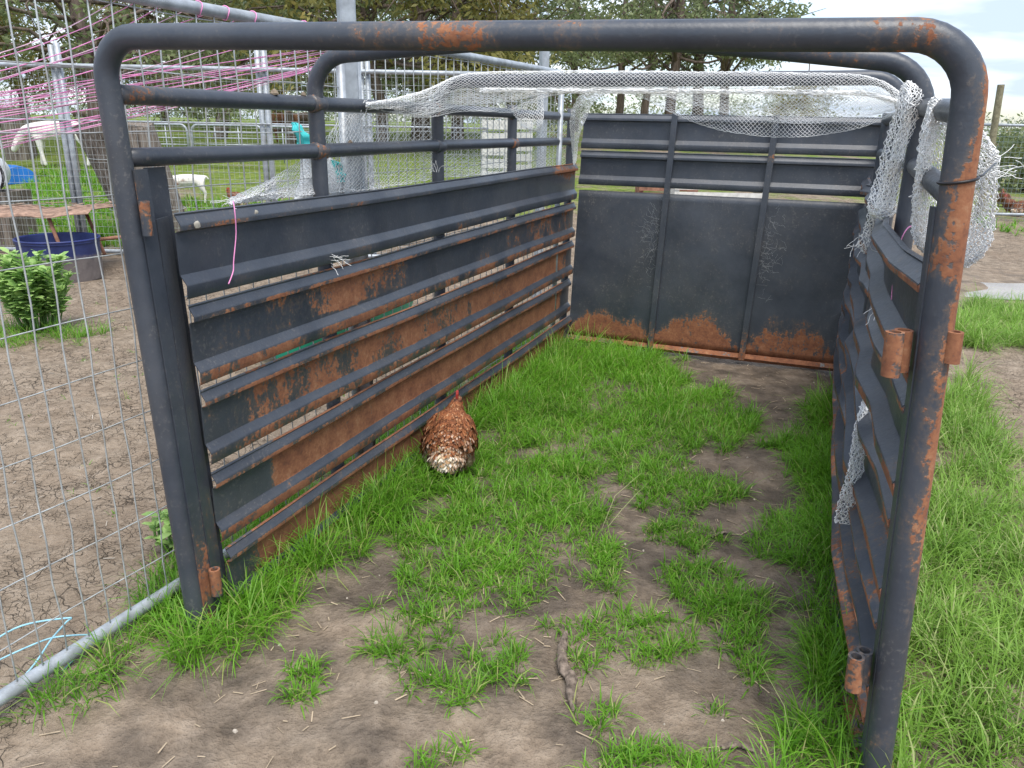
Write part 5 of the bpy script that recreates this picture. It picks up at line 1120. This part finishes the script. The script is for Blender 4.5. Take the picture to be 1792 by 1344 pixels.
grass('track_grass', ['rout', 'rout2', 'far_r'], (0.8, 4.6, 1.0, 6.8), 1150, (8, 14), lambda X, Y: 0.15+0.03*np.clip((Y-3)/2, 0, 1), 'long seeding grass outside the right side of the crate', m=DRYGRASS, seed=3, dry=0.16, wd0=0.0040)
grass('fence_foot_grass', ['left', 'lout'], (-1.9, 0.5, 1.3, 5.6), 1300, (8, 13), lambda X, Y: 0.095+0*X, 'green grass along the bottom pipe of the mesh panel', seed=4)
# a few tall seed stalks
grass('tall_grass_stalks', ['rout2', 'main', 'rwall'], (-1.0, 2.2, 1.4, 5.4), 10, (2, 4), lambda X, Y: 0.27+0*X, 'scattered tall thin grass stalks in and beside the crate', m=DRYGRASS, seed=6, dry=0.5, wd0=0.003)
grass('yard_grass', None, (-10, -2.2, 8.9, 13.5), 190, (7, 12), lambda X, Y: 0.17+0*X, 'bright grass band beyond the rusty table and tub', seed=7, wd0=0.011, extra=lambda X, Y: (vnoise(X, Y, 0.9, 21) > np.where(Y < 11.3, 0.20, 0.62)))
grass('weed_sprouts', None, (-3.6, -0.9, 1.5, 6.8), 16, (3, 7), lambda X, Y: 0.035+0*X, 'tiny green sprouts dotted over the cracked dirt yard', seed=8, extra=lambda X, Y: (X < -1.26+0.45*(Y-1.67)) & (vnoise(X, Y, 1.7, 31) > 0.55))
grass('run_grass', None, (3.0, 11, 8.2, 12.2), 60, (7, 11), lambda X, Y: 0.13+0*X, 'grass along the foot of the poultry run fence at right', seed=9, wd0=0.011, extra=lambda X, Y: (vnoise(X, Y, 0.8, 41) > 0.4) & (Y > 10.6))
g_pb = G(70, 590); grass('plant_foot_grass', None, (g_pb[0]-0.45, g_pb[0]+0.40, g_pb[1]-0.22, g_pb[1]+0.25), 420, (8, 12), lambda X, Y: 0.15+0*X, 'grass clump round the foot of the broad-leaved plant', seed=10)

# ================================================================== STICKS, STONES, LITTER
STICKM = plain('grey_weathered_stick', (0.19, 0.15, 0.12), 0.6, 0.95, 60, 0.15, 0, 1.0)
def stick(pts, rs, label):
    P = catmull(np.array(pts, float), np.linspace(0, 1, 26)); R_ = np.interp(np.linspace(0, 1, 26), np.linspace(0, 1, len(rs)), rs); g = np.random.default_rng(len(label)); R_ = R_*(1+g.normal(0, 0.07, 26)); mb = MB(); mb.tube(list(P), list(R_), 11, True, 0.8); mb.v = [tuple(np.array(q_)+g.normal(0, 0.0009, 3)) for q_ in mb.v]; tag(mb.build('stick', STICKM, None, rad(60)), label, 'stick', 'sticks on the ground')
def gp(x, y, z): p = G(x, y); return V(p[0], p[1], float(gz(p[0], p[1]))+z)
stick([gp(990, 1120, 0.036), gp(983, 1148, 0.027), gp(987, 1176, 0.022), gp(999, 1190, 0.021), gp(1000, 1220, 0.020), gp(1002, 1252, 0.016)], [0.006, 0.014, 0.016, 0.017, 0.014, 0.004], 'crooked grey-brown stick lying on the bare soil inside the crate mouth')
stick([gp(1262, 1315, 0.010), gp(1290, 1312, 0.012), gp(1318, 1320, 0.010)], [0.006, 0.010, 0.006], 'short flat stick near the bottom edge of the photo')
stick([gp(1245, 938, 0.01), gp(1262, 932, 0.012), gp(1282, 934, 0.01)], [0.004, 0.006, 0.003], 'small dark twig in the crate beside a grass tuft')
LITTER = plain('straw_and_dry_leaf_litter', (0.42, 0.33, 0.23), 0.45, 0.9, 6); PEB = plain('pale_pebbles', (0.40, 0.35, 0.29), 0.4, 0.85, 9)
g = np.random.default_rng(55)
def scatter(name, n, box, fn, m, label, cat, cond):
    mb = MB(); k = 0
    while k < n:
        x, y = g.uniform(box[0], box[1]), g.uniform(box[2], box[3])
        if not cond(x, y): continue
        fn(mb, x, y, float(gz(x, y))); k += 1
    tag(mb.build(name, m), label, cat, kind='stuff')
def straw(mb, x, y, z):
    a = g.uniform(0, 6.28); l_ = g.uniform(0.012, 0.055); mb.box((x, y, z+0.004), l_, g.uniform(0.0012, 0.004), 0.0012, [[math.cos(a), math.sin(a), g.uniform(-.15, .15)], [-math.sin(a), math.cos(a), 0], [0, 0, 1]])
def pebble(mb, x, y, z):
    r = g.uniform(0.002, 0.008); vs = []
    for zz_ in (-0.5, 0.35):
        for k in range(6): a = k*1.047+g.normal(0, 0.2); vs.append((x+math.cos(a)*r*g.uniform(0.7, 1.2)*(1 if zz_ < 0 else 0.65), y+math.sin(a)*r*g.uniform(0.6, 1.1)*(1 if zz_ < 0 else 0.65), z+r*zz_+0.002))
    mb.add(vs, [(k, (k+1) % 6, 6+(k+1) % 6, 6+k) for k in range(6)]+[tuple(range(6, 12))])
incr = lambda x, y: bool(in_crate(np.array([x]), np.array([y]))[0]) or (y < 2.2 and x > -1.2)
scatter('straw_litter', 900, (-1.3, 2.0, 1.1, 5.2), straw, LITTER, 'straw bits and dry leaf litter scattered on the soil', 'litter', incr)
scatter('pebbles', 130, (-1.4, 2.0, 1.1, 5.2), pebble, PEB, 'small pale pebbles and clods on the crate soil', 'pebbles', incr)
scatter('yard_litter', 200, (-4.2, -1.0, 1.6, 8.0), lambda mb, x, y, z: (pebble if g.uniform() < 0.4 else straw)(mb, x, y, z), PEB, 'pale shells and chips scattered over the cracked dirt yard', 'litter', lambda x, y: x < -1.2+0.44*(y-1.67))
# droppings and splatter on the slats
DROP = plain('dried_droppings', (0.46, 0.42, 0.35), 0.3, 0.9, 60)
def dropping(p, r, label):
    mb = MB(); p = V(*p); vs = [p+NL*r*0.5+UPZ*r*0.2]; n = 9
    for k in range(n): a = 2*math.pi*k/n; q = r*random.uniform(0.7, 1.3); vs.append(p+DL*math.cos(a)*q+UPZ*math.sin(a)*q*0.8+NL*0.001)
    mb.add(vs, [(0, 1+k, 1+(k+1) % n) for k in range(n)]); tag(mb.build('bird_dropping', DROP, None, True), label, 'dropping', 'bird droppings on the crate')
dropping(onL(345, 392, 0.030), 0.013, 'tan bird dropping on the top slat near the front left post'); dropping(onL(448, 371, 0.028), 0.008, 'white bird dropping on the top slat beside the twine strand')

CLOD = plain('dry_mud_clod', (0.24, 0.19, 0.14), 0.4, 0.95, 40)
def clod(p, r, label):
    mb = MB(); g2 = np.random.default_rng(int(r*1e5)); p = V(*p); n = 8; vs = [p+UPZ*r*1.1]
    for zz_ in (0.6, -0.1, -0.5):
        for k in range(n): a = 2*math.pi*k/n; q = r*g2.uniform(0.75, 1.2)*(0.75 if zz_ > 0.5 else 1); vs.append(p+V(math.cos(a)*q, math.sin(a)*q, zz_*r))
    fs = [(0, 1+k, 1+(k+1) % n) for k in range(n)]+[(1+q*n+k, 1+(q+1)*n+k, 1+(q+1)*n+(k+1) % n, 1+q*n+(k+1) % n) for q in range(2) for k in range(n)]
    mb.add(vs, fs); tag(mb.build('mud_clod', CLOD), label, 'clod', 'clods on the crate rails')
clod(L(0.575, 1.526, -0.03), 0.012, 'dry mud clod sitting on the upper left rail behind the front hoop')
clod(L(0.72, 1.526, -0.03), 0.009, 'smaller mud clod on the upper left rail beside the second hoop')
clod(L(0.98, 1.378, -0.03), 0.008, 'tiny clod on the lower left rail just past the second hoop')
